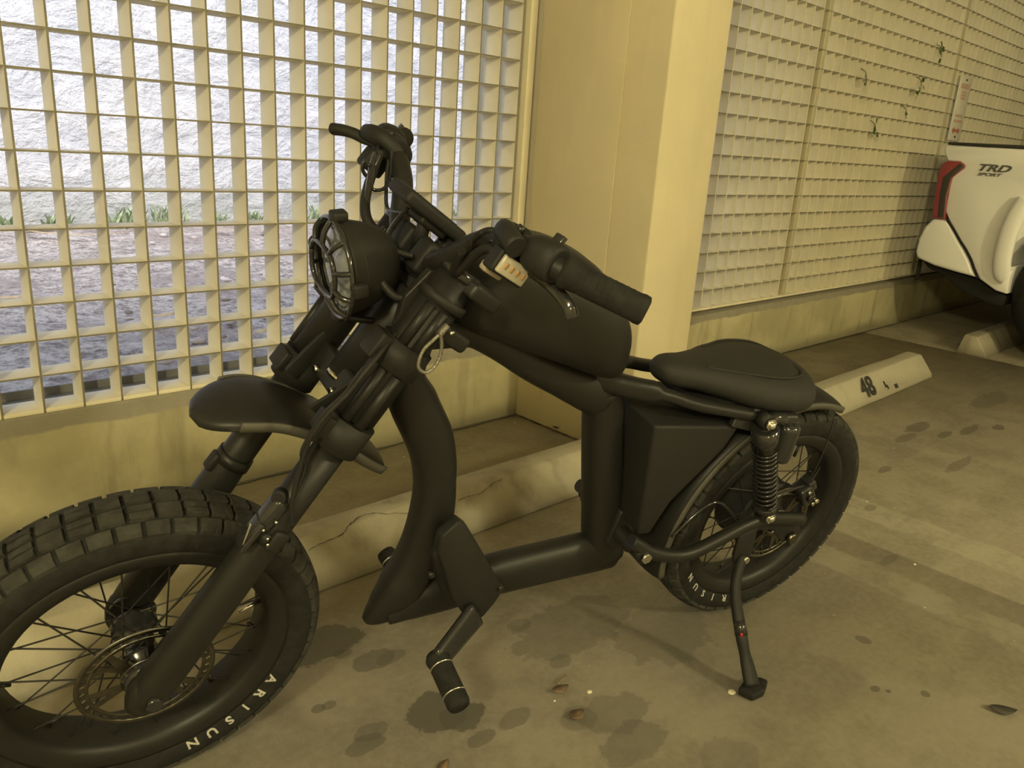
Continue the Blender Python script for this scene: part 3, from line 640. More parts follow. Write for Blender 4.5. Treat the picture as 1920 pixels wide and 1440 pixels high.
# ---------------------------------------------------------------- wheels
def tprof(o):
    a = abs(o); L = [(0, .2545), (.018, .2535), (.030, .2505), (.038, .2465), (.045, .240), (.048, .228)]
    for (o0, r0), (o1, r1) in zip(L, L[1:]):
        if a <= o1: return r0+(r1-r0)*(a-o0)/(o1-o0)
    return .228
def sideprof(r):
    L = [(.203, .0405), (.209, .0440), (.215, .0463), (.228, .0482), (.240, .0452)]
    for (r0, o0), (r1, o1) in zip(L, L[1:]):
        if r <= r1: return o0+(o1-o0)*(r-r0)/(r1-r0)
    return .045
def wheel(c, u, v, ax, hubr, front, text_am, flat=0):
    def P(r, a, o): return c+(u*math.cos(a)+v*math.sin(a))*r+ax*o
    half = [(.197, .034), (.203, .0405), (.209, .0440), (.215, .0463), (.228, .0482), (.240, .0452), (.2465, .038), (.2505, .030), (.2535, .018), (.2545, .0)]
    prof = half+[(r, -o) for r, o in half[-2::-1]]+[(.196, 0)]
    tyre = MB().lathe(c, ax, prof, 96, u=u, closed=True).build('tyre', RUB, bike)
    N_ = 47; da = 2*PI/N_
    def block(o0, o1, a0, a1):
        m = MB(); vs = []
        for top in (0, 1):
            for a in (a0, (a0+a1)/2, a1):
                for o in (o0, (o0+o1)/2, o1):
                    k = .93 if top else 1; oc = (o0+o1)/2; ac = (a0+a1)/2
                    oo = oc+(o-oc)*k; aa = ac+(a-ac)*k; dr = (.0058 if top else -.003); sh = .0022*top if abs(oc) > .032 else 0
                    vs.append(P(tprof(oo)+dr*(.75 if abs(oc) > .032 else 1), aa, oo+math.copysign(sh, oc)))
        fs = []
        for top in (0, 9):
            for i in range(2):
                for j in range(2): q = (top+i*3+j, top+(i+1)*3+j, top+(i+1)*3+j+1, top+i*3+j+1); fs.append(q if top else q[::-1])
        for i in range(2): fs += [(i*3, i*3+9, (i+1)*3+9, (i+1)*3), (i*3+2, (i+1)*3+2, (i+1)*3+11, i*3+11), (i, i+1, i+10, i+9), (6+i, 15+i, 16+i, 7+i)]
        return m.add(vs, fs, False)
    inv = BM.inverted()
    def ringof(o0, o1, f0, f1, step, off=0):
        k0 = block(o0, o1, f0*da, f1*da).build('tread_block', RUBT, tyre)
        for i in range(off, N_, step):
            ob = k0 if i == off else k0.copy()
            if ob is not k0: C.objects.link(ob); ob.parent = tyre
            Rw = Matrix.Translation(c) @ Matrix.Rotation(i*da*(1 if u.cross(v).dot(ax) > 0 else -1), 4, ax) @ Matrix.Translation(-c)
            ob.matrix_local = inv @ Rw @ BM
    for s_ in (1, -1):
        ringof(*sorted((.0035*s_, .0265*s_)), .06, .94, 2, 0)
        ringof(*sorted((.0035*s_, .0135*s_)), .06, .94, 2, 1); ringof(*sorted((.0165*s_, .0265*s_)), .06, .94, 2, 1)
        ringof(*sorted((.0295*s_, .0455*s_)), .54, 1.42, 1)
    # sidewall lettering
    a0_, a1_ = text_am; lt = MB()
    for i_, ch in enumerate('ARISUN'):
        vs, fs = text_geo(ch, .0185, .0004, .0004, 1.3); am = a0_+(a1_-a0_)*i_/5; out = []
        for q in vs: r = .2060+q.y; out.append(P(r, am+q.x/.213, sideprof(r)+.0007+q.z))
        MB().add(out, fs, False).build('tyre_letter', WHT, tyre)
    rim = MB().lathe(c, ax, [(.205, .041), (.2055, .037), (.188, .034), (.180, .025), (.180, -.025), (.188, -.034), (.2055, -.037), (.205, -.041), (.197, -.0415), (.180, -.037), (.172, -.027), (.172, .027), (.180, .037), (.197, .0415)], 72, u=u, closed=True).build('rim', BLK, bike)
    for k in range(36):
        sd = 1 if k % 2 else -1; a = 2*PI*k/36; cr = (1 if (k//2) % 2 else -1)*(.9 if hubr < .05 else .55)
        s0 = MB().tube(P(hubr, a+cr, .034*sd), P(.1735, a, .010*sd), .0013, n=6, caps=False); s0.build('spoke', SPK, rim)
        MB().tube(P(.1735, a, .010*sd), P(.160, a+cr*.06, .0118*sd), .0026, n=6).build('nipple', SPK, rim) if k % 4 == 0 else None
    MB().tube(P(.172, 2.35 if front else 1.9, .008), P(.138, 2.35 if front else 1.9, .012), .0035, n=8).build('valve', CHR if front else GLS, rim)
    # hub
    if front: hub = MB().lathe(c, ax, [(0, .062), (.016, .062), (.020, .045), (.032, .040), (.032, .032), (.022, .026), (.022, -.026), (.032, -.032), (.032, -.040), (.020, -.045), (.016, -.062), (0, -.062)], 28, u=u)
    else: hub = MB().lathe(c, ax, [(0, .060), (.030, .058), (.040, .048), (.070, .040), (.082, .036), (.084, .028), (.080, .020), (.080, -.020), (.084, -.028), (.082, -.036), (.066, -.046), (.03, -.058), (0, -.06)], 40, u=u)
    hub = hub.build('hub', GLS if front else BLKM, bike)
    MB().tube(P(0, 0, -.098), P(0, 0, .098), .0065, n=12).build('axle', STL, hub)
    # disc: outer ring cut by slots, six arms, inner carrier
    ro = .058; m = MB()
    m.lathe(c+ax*ro, ax, [(.0835, .001), (.0905, .001), (.0905, -.001), (.0835, -.001)], 60, u=u, closed=True)
    m.lathe(c+ax*ro, ax, [(.0725, .001), (.0775, .001), (.0775, -.001), (.0725, -.001)], 60, u=u, closed=True)
    for k in range(36):
        a = 2*PI*k/36; d = u*math.cos(a)+v*math.sin(a); e = ax.cross(d); d2 = (d*.9+e*.42).normalized(); m.box(c+ax*ro+d*.0805, .009, .0068, .0018, d2, ax.cross(d2), ax)
    for k in range(6):
        a = 2*PI*k/6+.2; d = u*math.cos(a)+v*math.sin(a); e = ax.cross(d); m.prism([c+ax*(ro-.001)+d*.030-e*.006, c+ax*(ro-.001)+d*.030+e*.006, c+ax*(ro-.001)+d*.074+e*.020, c+ax*(ro-.001)+d*.074+e*.011, c+ax*(ro-.001)+d*.050+e*.004, c+ax*(ro-.001)+d*.074-e*.004, c+ax*(ro-.001)+d*.074-e*.012], ax*.002)
    m.lathe(c+ax*ro, ax, [(.022, .0015), (.034, .0015), (.034, -.0015), (.022, -.0015)], 36, u=u, closed=True)
    disc = m.build('brake_disc', STL, bike)
    for k in range(6):
        a = 2*PI*k/6; MB().tube(P(.027, a, ro), P(.027, a, ro+.005), .0032, n=8).build('disc_bolt', SPK, disc)
def ang(p, c, u, v): d = p-c; return math.atan2(d.dot(v), d.dot(u)) % (2*PI)
aF = (ang(fp(494, 1273, .046), F0, N, HX), ang(fp(358, 1389, .046), F0, N, HX))
aR = (ang(bp(1382, 1117, .046), RC, S, W), ang(bp(1308, 1074, .046), RC, S, W))
wheel(F0, N, HX, FT, .030, True, aF)
wheel(RC, S, W, T, .078, False, aR)
# ---------------------------------------------------------------- fenders
def fender(name, c, u, v, ax, sec, a0, a1, kf, rf, n=40, th=.003, mt=None):
    """sec: list of (x in -1..1 across, drop) ; kf(a01) width scale, rf(a01) crown radius"""
    rings = []; m = MB()
    for i in range(n+1):
        q = i/n; a = a0+(a1-a0)*q; d = u*math.cos(a)+v*math.sin(a); k, hw = kf(q); R_ = rf(q); outer = []; inner = []
        for x, dr in sec: outer.append(c+d*(R_-dr*k)+ax*(hw*x))
        for x, dr in sec[::-1]: inner.append(c+d*(R_-dr*k-th)+ax*((hw-th)*x))
        rings.append(outer+inner)
    L = len(rings[0]); vs = [p for r in rings for p in r]
    fs = [(i*L+j, (i+1)*L+j, (i+1)*L+(j+1) % L, i*L+(j+1) % L) for i in range(n) for j in range(L)]+[tuple(range(L)), tuple(range(n*L, (n+1)*L))[::-1]]
    m.add(vs, fs); o = m.build(name, mt or BLK, bike)
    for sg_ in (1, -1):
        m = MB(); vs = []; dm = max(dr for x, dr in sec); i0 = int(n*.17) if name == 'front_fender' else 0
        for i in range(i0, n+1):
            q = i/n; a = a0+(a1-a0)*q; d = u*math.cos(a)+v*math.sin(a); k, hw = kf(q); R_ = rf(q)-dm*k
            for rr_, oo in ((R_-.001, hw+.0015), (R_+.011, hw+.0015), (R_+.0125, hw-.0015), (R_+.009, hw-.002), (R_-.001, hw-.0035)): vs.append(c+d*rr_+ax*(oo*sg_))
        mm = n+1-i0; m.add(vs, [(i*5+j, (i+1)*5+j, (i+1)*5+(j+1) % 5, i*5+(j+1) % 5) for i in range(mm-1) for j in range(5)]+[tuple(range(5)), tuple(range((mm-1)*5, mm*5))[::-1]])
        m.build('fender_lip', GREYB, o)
    if hasattr(o.data, 'set_sharp_from_angle'): o.data.set_sharp_from_angle(angle=math.radians(55))
    return o
SEC = [(math.sin(x*PI/2)*.985, 1-math.cos(x*PI/2)) for x in [i/8 for i in range(-8, 9)]]
SEC = [(x, d*.013) for x, d in SEC]
LIP = .006
SECF = [(-1.0, .013+LIP)]+SEC+[(1.0, .013+LIP)]
def nosek(q):
    g = min(1, q/.26); e = math.sqrt(max(0, 1-(1-g)**2)); h = 1 if q < .8 else 1-.22*((q-.8)/.2)**2
    return (.35+.65*e)*h+.001, .060*(.06+.94*e)*h
def noser(q):
    g = min(1, q/.36); return .399+.036*(1-(1-g)**2)
fender('front_fender', F0, N, HX, FT, SECF, math.radians(66), math.radians(105.5), nosek, noser, 44)
def rk(q): h = 1 if q < .9 else 1-.15*((q-.9)/.1)**2; return h, .064*h
def rr(q): return .309 if q < .75 else .309-.022*((q-.75)/.25)**1.6
fender('rear_fender', RC, S, W, T, [(x, d*1.1) for x, d in SECF], math.radians(-14), math.radians(107), rk, rr, 60)
# fender hangers on the fork
for sg_ in (1, -1):
    m = MB(); m.prism([f(.026, .060*sg_, .535), f(.040, .060*sg_, .520), f(.060, .045*sg_, .45), f(.040, .045*sg_, .445), f(.012, .060*sg_, .50)], FT*.006*sg_)
    m.build('fender_bracket', BLKM, bike, bevel=.001)
m = MB(); m.box(f(.022, 0, .49), .018, .19, .045, N, FT, HX); fb = m.build('fork_brace', BLK, bike, bevel=.006)
for sg_ in (-1, 1): MB().tube(f(.03, .03*sg_, .478), f(.036, .03*sg_, .474), .006, n=8).build('brace_bolt', CHR, fb)
# ---------------------------------------------------------------- fork
def leg(sg_):
    t = .083*sg_
    def q(h, e=0): return f(.030*h/.68+e, t, h)
    m = MB()
    P = [q(h) for h in (-.035, -.02, .02, .25, .28, .43)]; m.sweep(P, [.018, .026, .028, .026, .0235, .0225], [.014, .020, .026, .0245, .0225, .0215], FT, 24, 2.2)
    o = m.build('fork_leg', BLK, bike)
    MB().tube(q(.275), q(.292), .0275, .0265, 24).build('slider_collar', BLK, o)
    MB().tube(q(.430), q(.474), .0335, .0335, 24).build('fork_collar', BLKM, o)
    MB().box(q(.452, .030), .020, .034, .030, N, FT, HX).build('collar_lug', BLKM, o, bevel=.003)
    MB().tube(q(.478), q(.70), .0285, .0285, 24).build('upper_tube', BLK, o)
    # long side ribs that catch the light
    for en, et in ((.78, .62), (.18, .98)):
        dv = (N*en+FT*et*sg_)*.0275
        MB().tube(q(.476)+dv, q(.556)+dv, .0075, n=12).build('side_rib', BLK, o)
        MB().tube(q(.594)+dv, q(.655)+dv, .0075, n=12).build('side_rib', BLK, o)
    MB().tube(q(.558), q(.596), .035, .035, 24).build('clamp_ring', BLKM, o)
    MB().box(q(.575, .034), .030, .030, .036, N, FT, HX).build('clamp_lug', BLKM, o, bevel=.003)
    MB().tube(q(.66), q(.672), .034, .034, 24).build('seal_ring', BLKM, o)
    MB().tube(q(.700), q(.712), .031, .026, 24).build('fork_cap', GLS, o)
    MB().sphere(f(.0, .083*sg_+.0*sg_, 0), (.030, .022, .034), 16, 10, (N, FT, HX)).build('dropout', BLK, o)
    MB().tube(f(0, .1*sg_, 0), f(0, .112*sg_, 0), .011, n=6).build('axle_nut', GLS, o)
    # reflector lug on the front of the slider
    MB().box(f(.035, t, .268), .018, .020, .030, N, FT, HX).build('slider_lug', BLKM, o, bevel=.004)
leg(1); leg(-1)
# head: central shock/steerer tube, triple clamps
st = MB().tube(f(.004, 0, .487), f(.012, 0, .70), .031, .031, 28).build('steering_tube', BLK, bike)
MB().lathe(f(.004, 0, .484), HX, [(.0, 0), (.020, 0), (.0315, .004), (.0325, .007), (.0315, .010), (0, .010)], 28).build('chrome_ring', CHR, st)
for h, nm in ((.625, 'lower_triple_clamp'), (.688, 'upper_triple_clamp')):
    m = MB(); P = [f(.052, -.05, h), f(.030, -.125, h), f(-.02, -.125, h), f(-.035, -.04, h), f(-.035, .04, h), f(-.02, .125, h), f(.030, .125, h), f(.052, .05, h)]
    m.prism(P, HX*.022); o = m.build(nm, BLK, bike, bevel=.006, seg=3)
    for t in (-.075, .075): MB().tube(f(.052, t*.75, h+.011), f(.060, t*.75, h+.011), .006, n=6).build('clamp_bolt', SPK, o)
for sg_ in (-1, 1): hb_ = MB().prism([f(.050, .062*sg_, .60), f(.068, .062*sg_, .64), f(.062, .062*sg_, .685), f(.03, .062*sg_, .70), f(.015, .062*sg_, .60)], FT*.012*sg_).build('headlight_bracket', BLK, bike, bevel=.002)
for n_, h_ in ((.052, .668), (.040, .625)): MB().tube(f(n_, .075, h_), f(n_, .081, h_), .0055, n=6).build('bracket_bolt', SPK, hb_)
MB().tube(f(.0, 0, .70), f(.01, 0, .735), .024, .020).build('stem_cap', GLS, bike)
# ---------------------------------------------------------------- handlebar
HB = [(.04, 0, .672), (.04, .02, .676), (.05, .06, .700), (.053, .083, .723), (.058, .11, .749), (.062, .15, .769), (.060, .185, .776), (.043, .235, .781), (-.012, .301, .801)]
pts = [f(n_, -t, h) for n_, t, h in HB[:0:-1]]+[f(n_, t, h) for n_, t, h in HB]
P = smoothpts(pts, 5); MB().sweep_pt(P, .0142, 16).build('handlebar', BLK, bike)
for sg_ in (1, -1):
    MB().box(f(.040, .028*sg_, .690), .045, .034, .045, N, FT, HX).build('bar_clamp', BLKM, bike, bevel=.006)
    g0, g1 = f(.043, .235*sg_, .781), f(-.018, .308*sg_, .803); d = (g1-g0)
    prof = [(.0, -.002), (.0170, -.002), (.0190, .004), (.0170, .010), (.0162, .02), (.0162, d.length-.012), (.0172, d.length-.006), (.0165, d.length), (.012, d.length+.002), (0, d.length+.002)]
    grip = MB().lathe(g0, d.normalized(), prof, 24).build('grip', RUB, bike)
    for k in range(9):
        c_ = g0+d.normalized()*(.02+k*(d.length-.04)/8); MB().lathe(c_, d.normalized(), [(.0158, -.0022), (.0165, -.0012), (.0165, .0012), (.0158, .0022)], 20).build('grip_ridge', RUB, grip)
    # switch pod and throttle housing
    q0 = f(.060, .190*sg_, .778); q1 = f(.047, .228*sg_, .782); dd = (q1-q0).normalized()
    sp_ = MB().sweep(smoothpts([q0, q0.lerp(q1, .2), q0.lerp(q1, .8), q1], 3), [.016, .018, .019, .021, .022, .023, .023, .022, .021, .018], [.016, .02, .022, .024, .024, .024, .024, .022, .021, .018], FT, 18, 2.6).build('switch_pod', BLKM, bike)
    MB().box(q0.lerp(q1, .5)+HX*.024, .012, .014, .006, dd, HX, N).build('rocker_switch', GLS, sp_, bevel=.001)
    MB().box(q0.lerp(q1, .4)-N*.024, .010, .012, .010, dd, HX, N).build('horn_button', GLS, sp_, bevel=.002)
    # lever body, clamp and blade
    lb0 = f(.072, .165*sg_, .772)
    br = MB(); br.sweep(smoothpts([f(.062, .150*sg_, .772), f(.080, .160*sg_, .776), f(.092, .180*sg_, .774), f(.090, .205*sg_, .768)], 3), .013, .012, HX, 14, 2.5)
    br.tube(f(.0625, .150*sg_, .770), f(.061, .170*sg_, .773), .0215, n=18)
    br = br.build('lever_perch', BLKM, bike)
    lv = [fp(708, 268, -.185), fp(695, 264, -.195), fp(683, 260, -.205), fp(663, 250, -.22), fp(642, 244, -.235), fp(624, 242, -.25)] if sg_ < 0 else [fp(985, 500, .185), fp(1008, 514, .20), fp(1028, 530, .212), fp(1050, 552, .232), fp(1066, 574, .248), fp(1073, 598, .256)]
    P = smoothpts(lv, 4); n_ = len(P); MB().sweep(P, [(.0045+.005*(i/n_) if sg_ < 0 else .006-.003*(i/n_)) for i in range(n_)], [.008]*n_, HX, 12, 2.5).build('brake_lever', GLS if sg_ > 0 else BLKM, br)
    MB().tube(f(.078, .176*sg_, .783), f(.078, .176*sg_, .792), .005, n=8).build('pivot_bolt', SPK, br)
# throttle cable housings under the right pod
o = MB().box(f(.078, -.165, .742), .036, .026, .030, N, FT, HX).build('switch_housing', BLKM, bike, bevel=.005)
# display
c0 = fp(748, 352, -.0); c1 = fp(853, 436, -.0); d = (c1-c0); dn = d.normalized(); nn_ = dn.cross(FT).normalized(); Ld = d.length
ds = MB().box((c0+c1)/2, Ld, .058, .018, dn, FT, nn_).build('display', BLKM, bike, bevel=.006, seg=3)
MB().box((c0+c1)/2+dn*(-.005)+nn_*(.0092 if nn_.dot(CF) < 0 else -.0092), Ld*.72, .042, .001, dn, FT, nn_).build('display_screen', GLS, ds)
MB().box((c0+c1)/2+dn*.010-nn_*(.012 if nn_.dot(W) > 0 else -.012), Ld*.42, .040, .012, dn, FT, nn_).build('display_base', BLKM, ds, bevel=.004)
MB().tube((c0+c1)/2, f(.045, 0, .69), .009).build('display_arm', BLKM, ds)
# ---------------------------------------------------------------- headlight
ha = (N*.757-HX*.65).normalized(); hu = (N*.65+HX*.757).normalized(); hc = f(.121, 0, .614)
HS = .89
shell = MB().lathe(hc, ha, [(q_*HS, w_*HS) for q_, w_ in [(.0, -.088), (.020, -.086), (.038, -.077), (.051, -.060), (.060, -.038), (.0655, -.014), (.0675, -.004), (.0695, 0), (.0670, .004), (.0645, .0), (.0645, -.02)]], 48, u=hu).build('headlight_shell', BLKM, bike)
MB().lathe(hc, ha, [(q_*HS, w_*HS) for q_, w_ in [(.0, -.045), (.030, -.040), (.052, -.025), (.0650, -.003)]], 40, u=hu).build('reflector', mat('dark_chrome_bowl', (.07, .07, .07), .3, metal=1, bump=.3, bscale=90), shell)
MB().lathe(hc, ha, [(q_*HS, w_*HS) for q_, w_ in [(.053, -.004), (.063, .0), (.0635, .003), (.054, .001)]], 48, u=hu, closed=True).build('halo_ring', REFL, shell)
lens = MB().lathe(hc, ha, [(q_*HS, w_*HS) for q_, w_ in [(0, .008), (.03, .007), (.052, .0035), (.0645, 0), (.0645, -.002), (.052, .0015), (.03, .005), (0, .006)]], 40, u=hu).build('lens', GLASS, shell)
lat = FT
def hp(x, y, z): return hc+(lat*x+hu*y+ha*z)*HS     # x to the left, y up, z forward on the lamp face
m = MB(); m.sphere(hp(.0, .004, -.018), (.026, .022, .018), 20, 12, (lat, hu, ha)); m.build('projector_lens', mat('lamp_projector', (.45, .46, .45), .12, metal=.6), shell)
MB().lathe(hp(0, .004, -.018), ha, [(.026, -.01), (.031, -.006), (.031, .008), (.027, .012)], 30, u=hu).build('projector_ring', CHR, shell)
MB().box(hp(0, -.045, -.014), .06, .018, .012, lat, hu, ha).build('lower_reflector', REFL, shell, bevel=.003)
# wire guard
gd = MB()
def gring(r, z, rr, sq=1.0, n=40, yo=0): gd.sweep_pt([hp(r*math.cos(2*PI*i/n), yo+r*sq*math.sin(2*PI*i/n), z) for i in range(n+1)], rr, 8)
gring(.0705, .006, .0034); 
hexp = [(-.044, .014), (-.026, .034), (.026, .034), (.044, .014), (.044, -.012), (.026, -.030), (-.026, -.030), (-.044, -.012), (-.044, .014)]
gd.wire([hp(x, y, .022) for x, y in hexp], .0034, 8, 3)
for x, y in hexp[:-1]:
    k = .0705/math.hypot(x, y); gd.wire([hp(x, y, .022), hp(x*(1+k)/2*1.05, y*(1+k)/2*1.05, .018), hp(x*k, y*k, .006)], .0034, 8, 4)
gd.wire([hp(0, .034, .022), hp(0, .055, .018), hp(0, .070, .008)], .0034, 8, 4)
gd.build('wire_guard', GLS, shell)
for x, y in ((0, .076), (0, -.076), (.076, 0), (-.076, 0)): MB().box(hp(x, y, -.002), .018 if y else .012, .012 if y else .018, .02, lat, hu, ha).build('guard_clip', BLKM, shell, bevel=.003)
for sg_ in (1, -1): MB().wire([hp(.050*sg_, 0, -.04), f(.070, .062*sg_, .632), f(.045, .066*sg_, .65)], .0055, 8, 4).build('lamp_stay', BLK, bike)
MB().wire([hp(0, -.062, -.03), f(.070, .0, .565), f(.03, .01, .585)], .0045, 8, 4).build('lamp_stay', BLK, bike)
# front indicator between bar and tank
i0 = fp(943, 480, .19); i1 = fp(990, 512, .19); i2 = fp(930, 500, .19); ex_ = (i1-i0).normalized(); ey_ = (i0-i2); ey_ = (ey_-ex_*ey_.dot(ex_)).normalized(); ez_ = ex_.cross(ey_); 
if ez_.dot(CF) > 0: ez_ = -ez_
ic = (i1+i2)/2+ez_*.002; Lx = (i1-i0).length; Ly = .022
ind = MB().box(ic-ez_*.012, Lx+.008, Ly+.006, .020, ex_, ey_, ez_).build('indicator', BLKM, bike, bevel=.003)
MB().box(ic, Lx, Ly, .006, ex_, ey_, ez_).build('indicator_lens', LENSW, ind, bevel=.002)
for k in range(4): MB().box(ic+ex_*(Lx*(k-1.5)/4.6)+ez_*.0035, Lx*.08, Ly*.34, .002, ex_, ey_, ez_).build('amber_diode', AMB, ind, bevel=.0006)
MB().wire([ic-ez_*.02, ic-ez_*.05+N*.01, f(.05, .10, .70)], .006, 8, 4).build('indicator_stalk', BLKM, ind)
# second lens seen edge-on behind it
i3 = fp(922, 506, .16); MB().box(i3, .030, .012, .014, ex_, ey_, ez_).build('marker_lens', mat('smoky_marker_lens', (.32, .27, .20), .25), ind, bevel=.003)
# ---------------------------------------------------------------- tank and seat
def loft(rows, ex=2.6, n=28, flat=1.0, par=None):
    m = MB(); vs = []; k = 4; R_ = []
    for i in range(len(rows)-1):
        p0, p1, p2, p3 = rows[max(i-1, 0)], rows[i], rows[i+1], rows[min(i+2, len(rows)-1)]
        for j in range(k):
            t = j/k; R_.append([.5*((2*b1)+(c1-a1)*t+(2*a1-5*b1+4*c1-d1)*t*t+(3*b1-a1-3*c1+d1)*t**3) for a1, b1, c1, d1 in zip(p0, p1, p2, p3)])
    R_.append(rows[-1])
    for s_, hw, wt, wb in R_:
        hw = max(hw, .002); wm_ = wb+(wt-wb)*flat
        for q in range(n):
            a = 2*PI*q/n; c_, s2 = math.cos(a), math.sin(a)
            x = math.copysign(abs(c_)**(2/ex), c_)*hw; z = math.copysign(abs(s2)**(2/ex), s2)
            vs.append(b(s_, x, wm_+(wt-wm_)*z if z > 0 else wm_+(wm_-wb)*z))
    fs = [(i*n+q, (i+1)*n+q, (i+1)*n+(q+1) % n, i*n+(q+1) % n) for i in range(len(R_)-1) for q in range(n)]+[tuple(range(n)), tuple(range((len(R_)-1)*n, len(R_)*n))[::-1]]
    return m.add(vs, fs)
tank = loft([(.800, .012, .80, .78), (.790, .035, .825, .750), (.765, .058, .850, .734), (.725, .075, .866, .720), (.68, .086, .868, .702), (.63, .090, .858, .684), (.58, .090, .834, .664), (.54, .084, .800, .648), (.512, .070, .765, .642), (.496, .052, .74, .650), (.488, .02, .715, .668)], 2.7, flat=.42).build('tank', BLK, bike)
em = bp(1131, 680, .072); MB().lathe(em, T, [(0, .003), (.006, .0032), (.0095, .001), (.0095, -.006)], 20).build('key_switch', CHR, tank)
MB().box(em+W*.012, .010, .003, .006, S, T, W).build('key_shutter', CHR, tank, bevel=.001)
seat = loft([(.388, .006, .634, .622), (.380, .024, .643, .611), (.356, .038, .649, .602), (.315, .046, .646, .594), (.265, .066, .643, .580), (.22, .090, .642, .567), (.17, .106, .640, .556), (.12, .110, .637, .551), (.08, .098, .630, .553), (.056, .07, .620, .562), (.045, .03, .60, .58)], 2.4, flat=.45).build('seat', SEATM, bike)
m = MB()   # raised piping line round the rear pad
pp = [b(s_, t, w_) for s_, t, w_ in ((.30, .030, .6405), (.24, .052, .636), (.18, .074, .633), (.13, .078, .630), (.095, .06, .629), (.085, 0, .629), (.095, -.06, .629), (.13, -.078, .630), (.18, -.074, .633), (.24, -.052, .636))]
MB().wire(pp, .0022, 8, 5).build('seat_seam', SEATM, seat)
MB().box(b(.20, 0, .572), .22, .12, .02, S, T, W).build('seat_pan', BLKM, seat, bevel=.005)
# ---------------------------------------------------------------- battery box
bx = MB(); q = [bp(1228, 797, .085), bp(1345, 797, .085), bp(1395, 800, .085), bp(1385, 870, .085), bp(1290, 960, .085), bp(1225, 990, .085)]
qq = [b(.432, .085, .572), b(.235, .085, .545), b(.255, .085, .50), b(.345, .085, .40), b(.372, .085, .335), b(.40, .085, .338)]
bx.prism(qq, -T*.17); box = bx.build('battery_box', BLKM, bike, bevel=.006, seg=3)
# ---------------------------------------------------------------- rear suspension
for sg_ in (1, -1):
    top = b(.204, .108*sg_, .567); bot = b(.111, .108*sg_, .345); d = (bot-top); dn = d.normalized(); L_ = d.length
    sh = MB().tube(top+dn*.012, bot-dn*.01, .013, n=18).build('shock', BLKM, bike)
    MB().tube(top+dn*.014, top+dn*.062, .0245, .0245, 22).build('shock_top_can', GLS, sh)
    MB().tube(bot-dn*.030, bot-dn*.016, .023, .023, 22).build('spring_seat', GLS, sh)
    u_ = dn.orthogonal().normalized(); v_ = dn.cross(u_); nc = 13; P = []
    for i in range(nc*14+1):
        q = i/(nc*14); a = q*nc*2*PI; P.append(top+dn*(.062+(L_-.062-.032)*(q**1.12))+(u_*math.cos(a)+v_*math.sin(a))*.0205)
    MB().sweep_pt(P, .0027, 6).build('coil_spring', GLS, sh)
    for p in (top, bot):
        MB().tube(p-T*.014*sg_, p+T*.010*sg_, .014, n=18).build('shock_eye', BLKM, sh)
        MB().tube(p+T*.010*sg_, p+T*.017*sg_, .0115, n=6).build('chrome_nut', CHR, sh)
        MB().sphere(p+T*.018*sg_, (.0075, .0075, .005), 12, 8, (S, W, T)).build('chrome_dome', CHR, sh)
    r0 = top-S*.058-W*.006+T*.008*sg_
    res = MB().lathe(r0, -W, [(0, 0), (.013, .0), (.020, .006), (.0205, .012), (.0205, .070), (.019, .077), (.010, .080), (0, .080)], 24).build('reservoir', GLS, sh)
    MB().sweep([top-W*.004, top-S*.022+W*.004, r0+W*.004], [.013, .010, .016], .012, T, 12, 3).build('reservoir_bracket', GLS, res)
    # swingarm
    P = smoothpts([b(.415, .086*sg_, .330), b(.395, .09*sg_, .318), b(.37, .096*sg_, .302), b(.315, .102*sg_, .285), b(.27, .104*sg_, .284), b(.215, .104*sg_, .300), b(.15, .104*sg_, .322), b(.10, .104*sg_, .328), b(.05, .104*sg_, .318), b(-.012, .104*sg_, .303)], 5)
    sa = MB().sweep(P, .0135, .0125, T, 16, 2.2).build('swingarm', BLK, bike)
    MB().prism([b(.16, .096*sg_, .325), b(.10, .096*sg_, .345), b(.05, .096*sg_, .330), b(.0, .096*sg_, .30), b(-.03, .096*sg_, .268), b(-.015, .096*sg_, .245), b(.02, .096*sg_, .25), b(.06, .096*sg_, .29), b(.12, .096*sg_, .30)], T*.006*sg_).build('axle_plate', BLKM, sa, bevel=.0015)
    MB().tube(b(0, .1*sg_, .26), b(0, .114*sg_, .26), .0125, n=6).build('axle_nut', STL, sa)
    MB().tube(b(-.035, .100*sg_, .345), b(-.035, .108*sg_, .345), .005, n=8).build('plate_bolt', CHR, sa)
    pv = b(.385, .092*sg_, .300)
    MB().tube(pv-T*.02*sg_, pv+T*.010*sg_, .017, n=18).build('pivot_boss', BLK, sa)
    MB().tube(pv+T*.010*sg_, pv+T*.018*sg_, .0105, n=6).build('pivot_nut', CHR, sa)
m = MB(); m.prism([b(.41, .04, .36), b(.39, .04, .355), b(.365, .04, .315), b(.37, .04, .275), b(.40, .04, .265), b(.425, .04, .29)], -T*.08); m.build('pivot_plate', BLK, bike, bevel=.004)
m = MB(); m.box(b(.40, 0, .31), .03, .17, .03, S, T, W); m.build('pivot_cross_tube', BLK, bike, bevel=.01)
# brake calipers
def caliper(c, u, v, ax):
    m = MB().box(c, .055, .034, .036, u, v, ax); o = m.build('brake_caliper', GLS, bike, bevel=.006)
    MB().box(c+u*.020+ax*.002+v*.016, .028, .018, .030, u, v, ax).build('caliper_bridge', GLS, o, bevel=.004)
    MB().tube(c+ax*.018, c+ax*.026, .010, n=16).build('caliper_piston', SPK, o)
    for k in (-1, 1): MB().tube(c+u*.02*k+ax*.018, c+u*.02*k+ax*.024, .0045, n=6).build('caliper_bolt', CHR, o)
    return o
caliper(b(-.045, .064, .335), (S*.6+W*.8).normalized(), (W*.6-S*.8).normalized(), T)
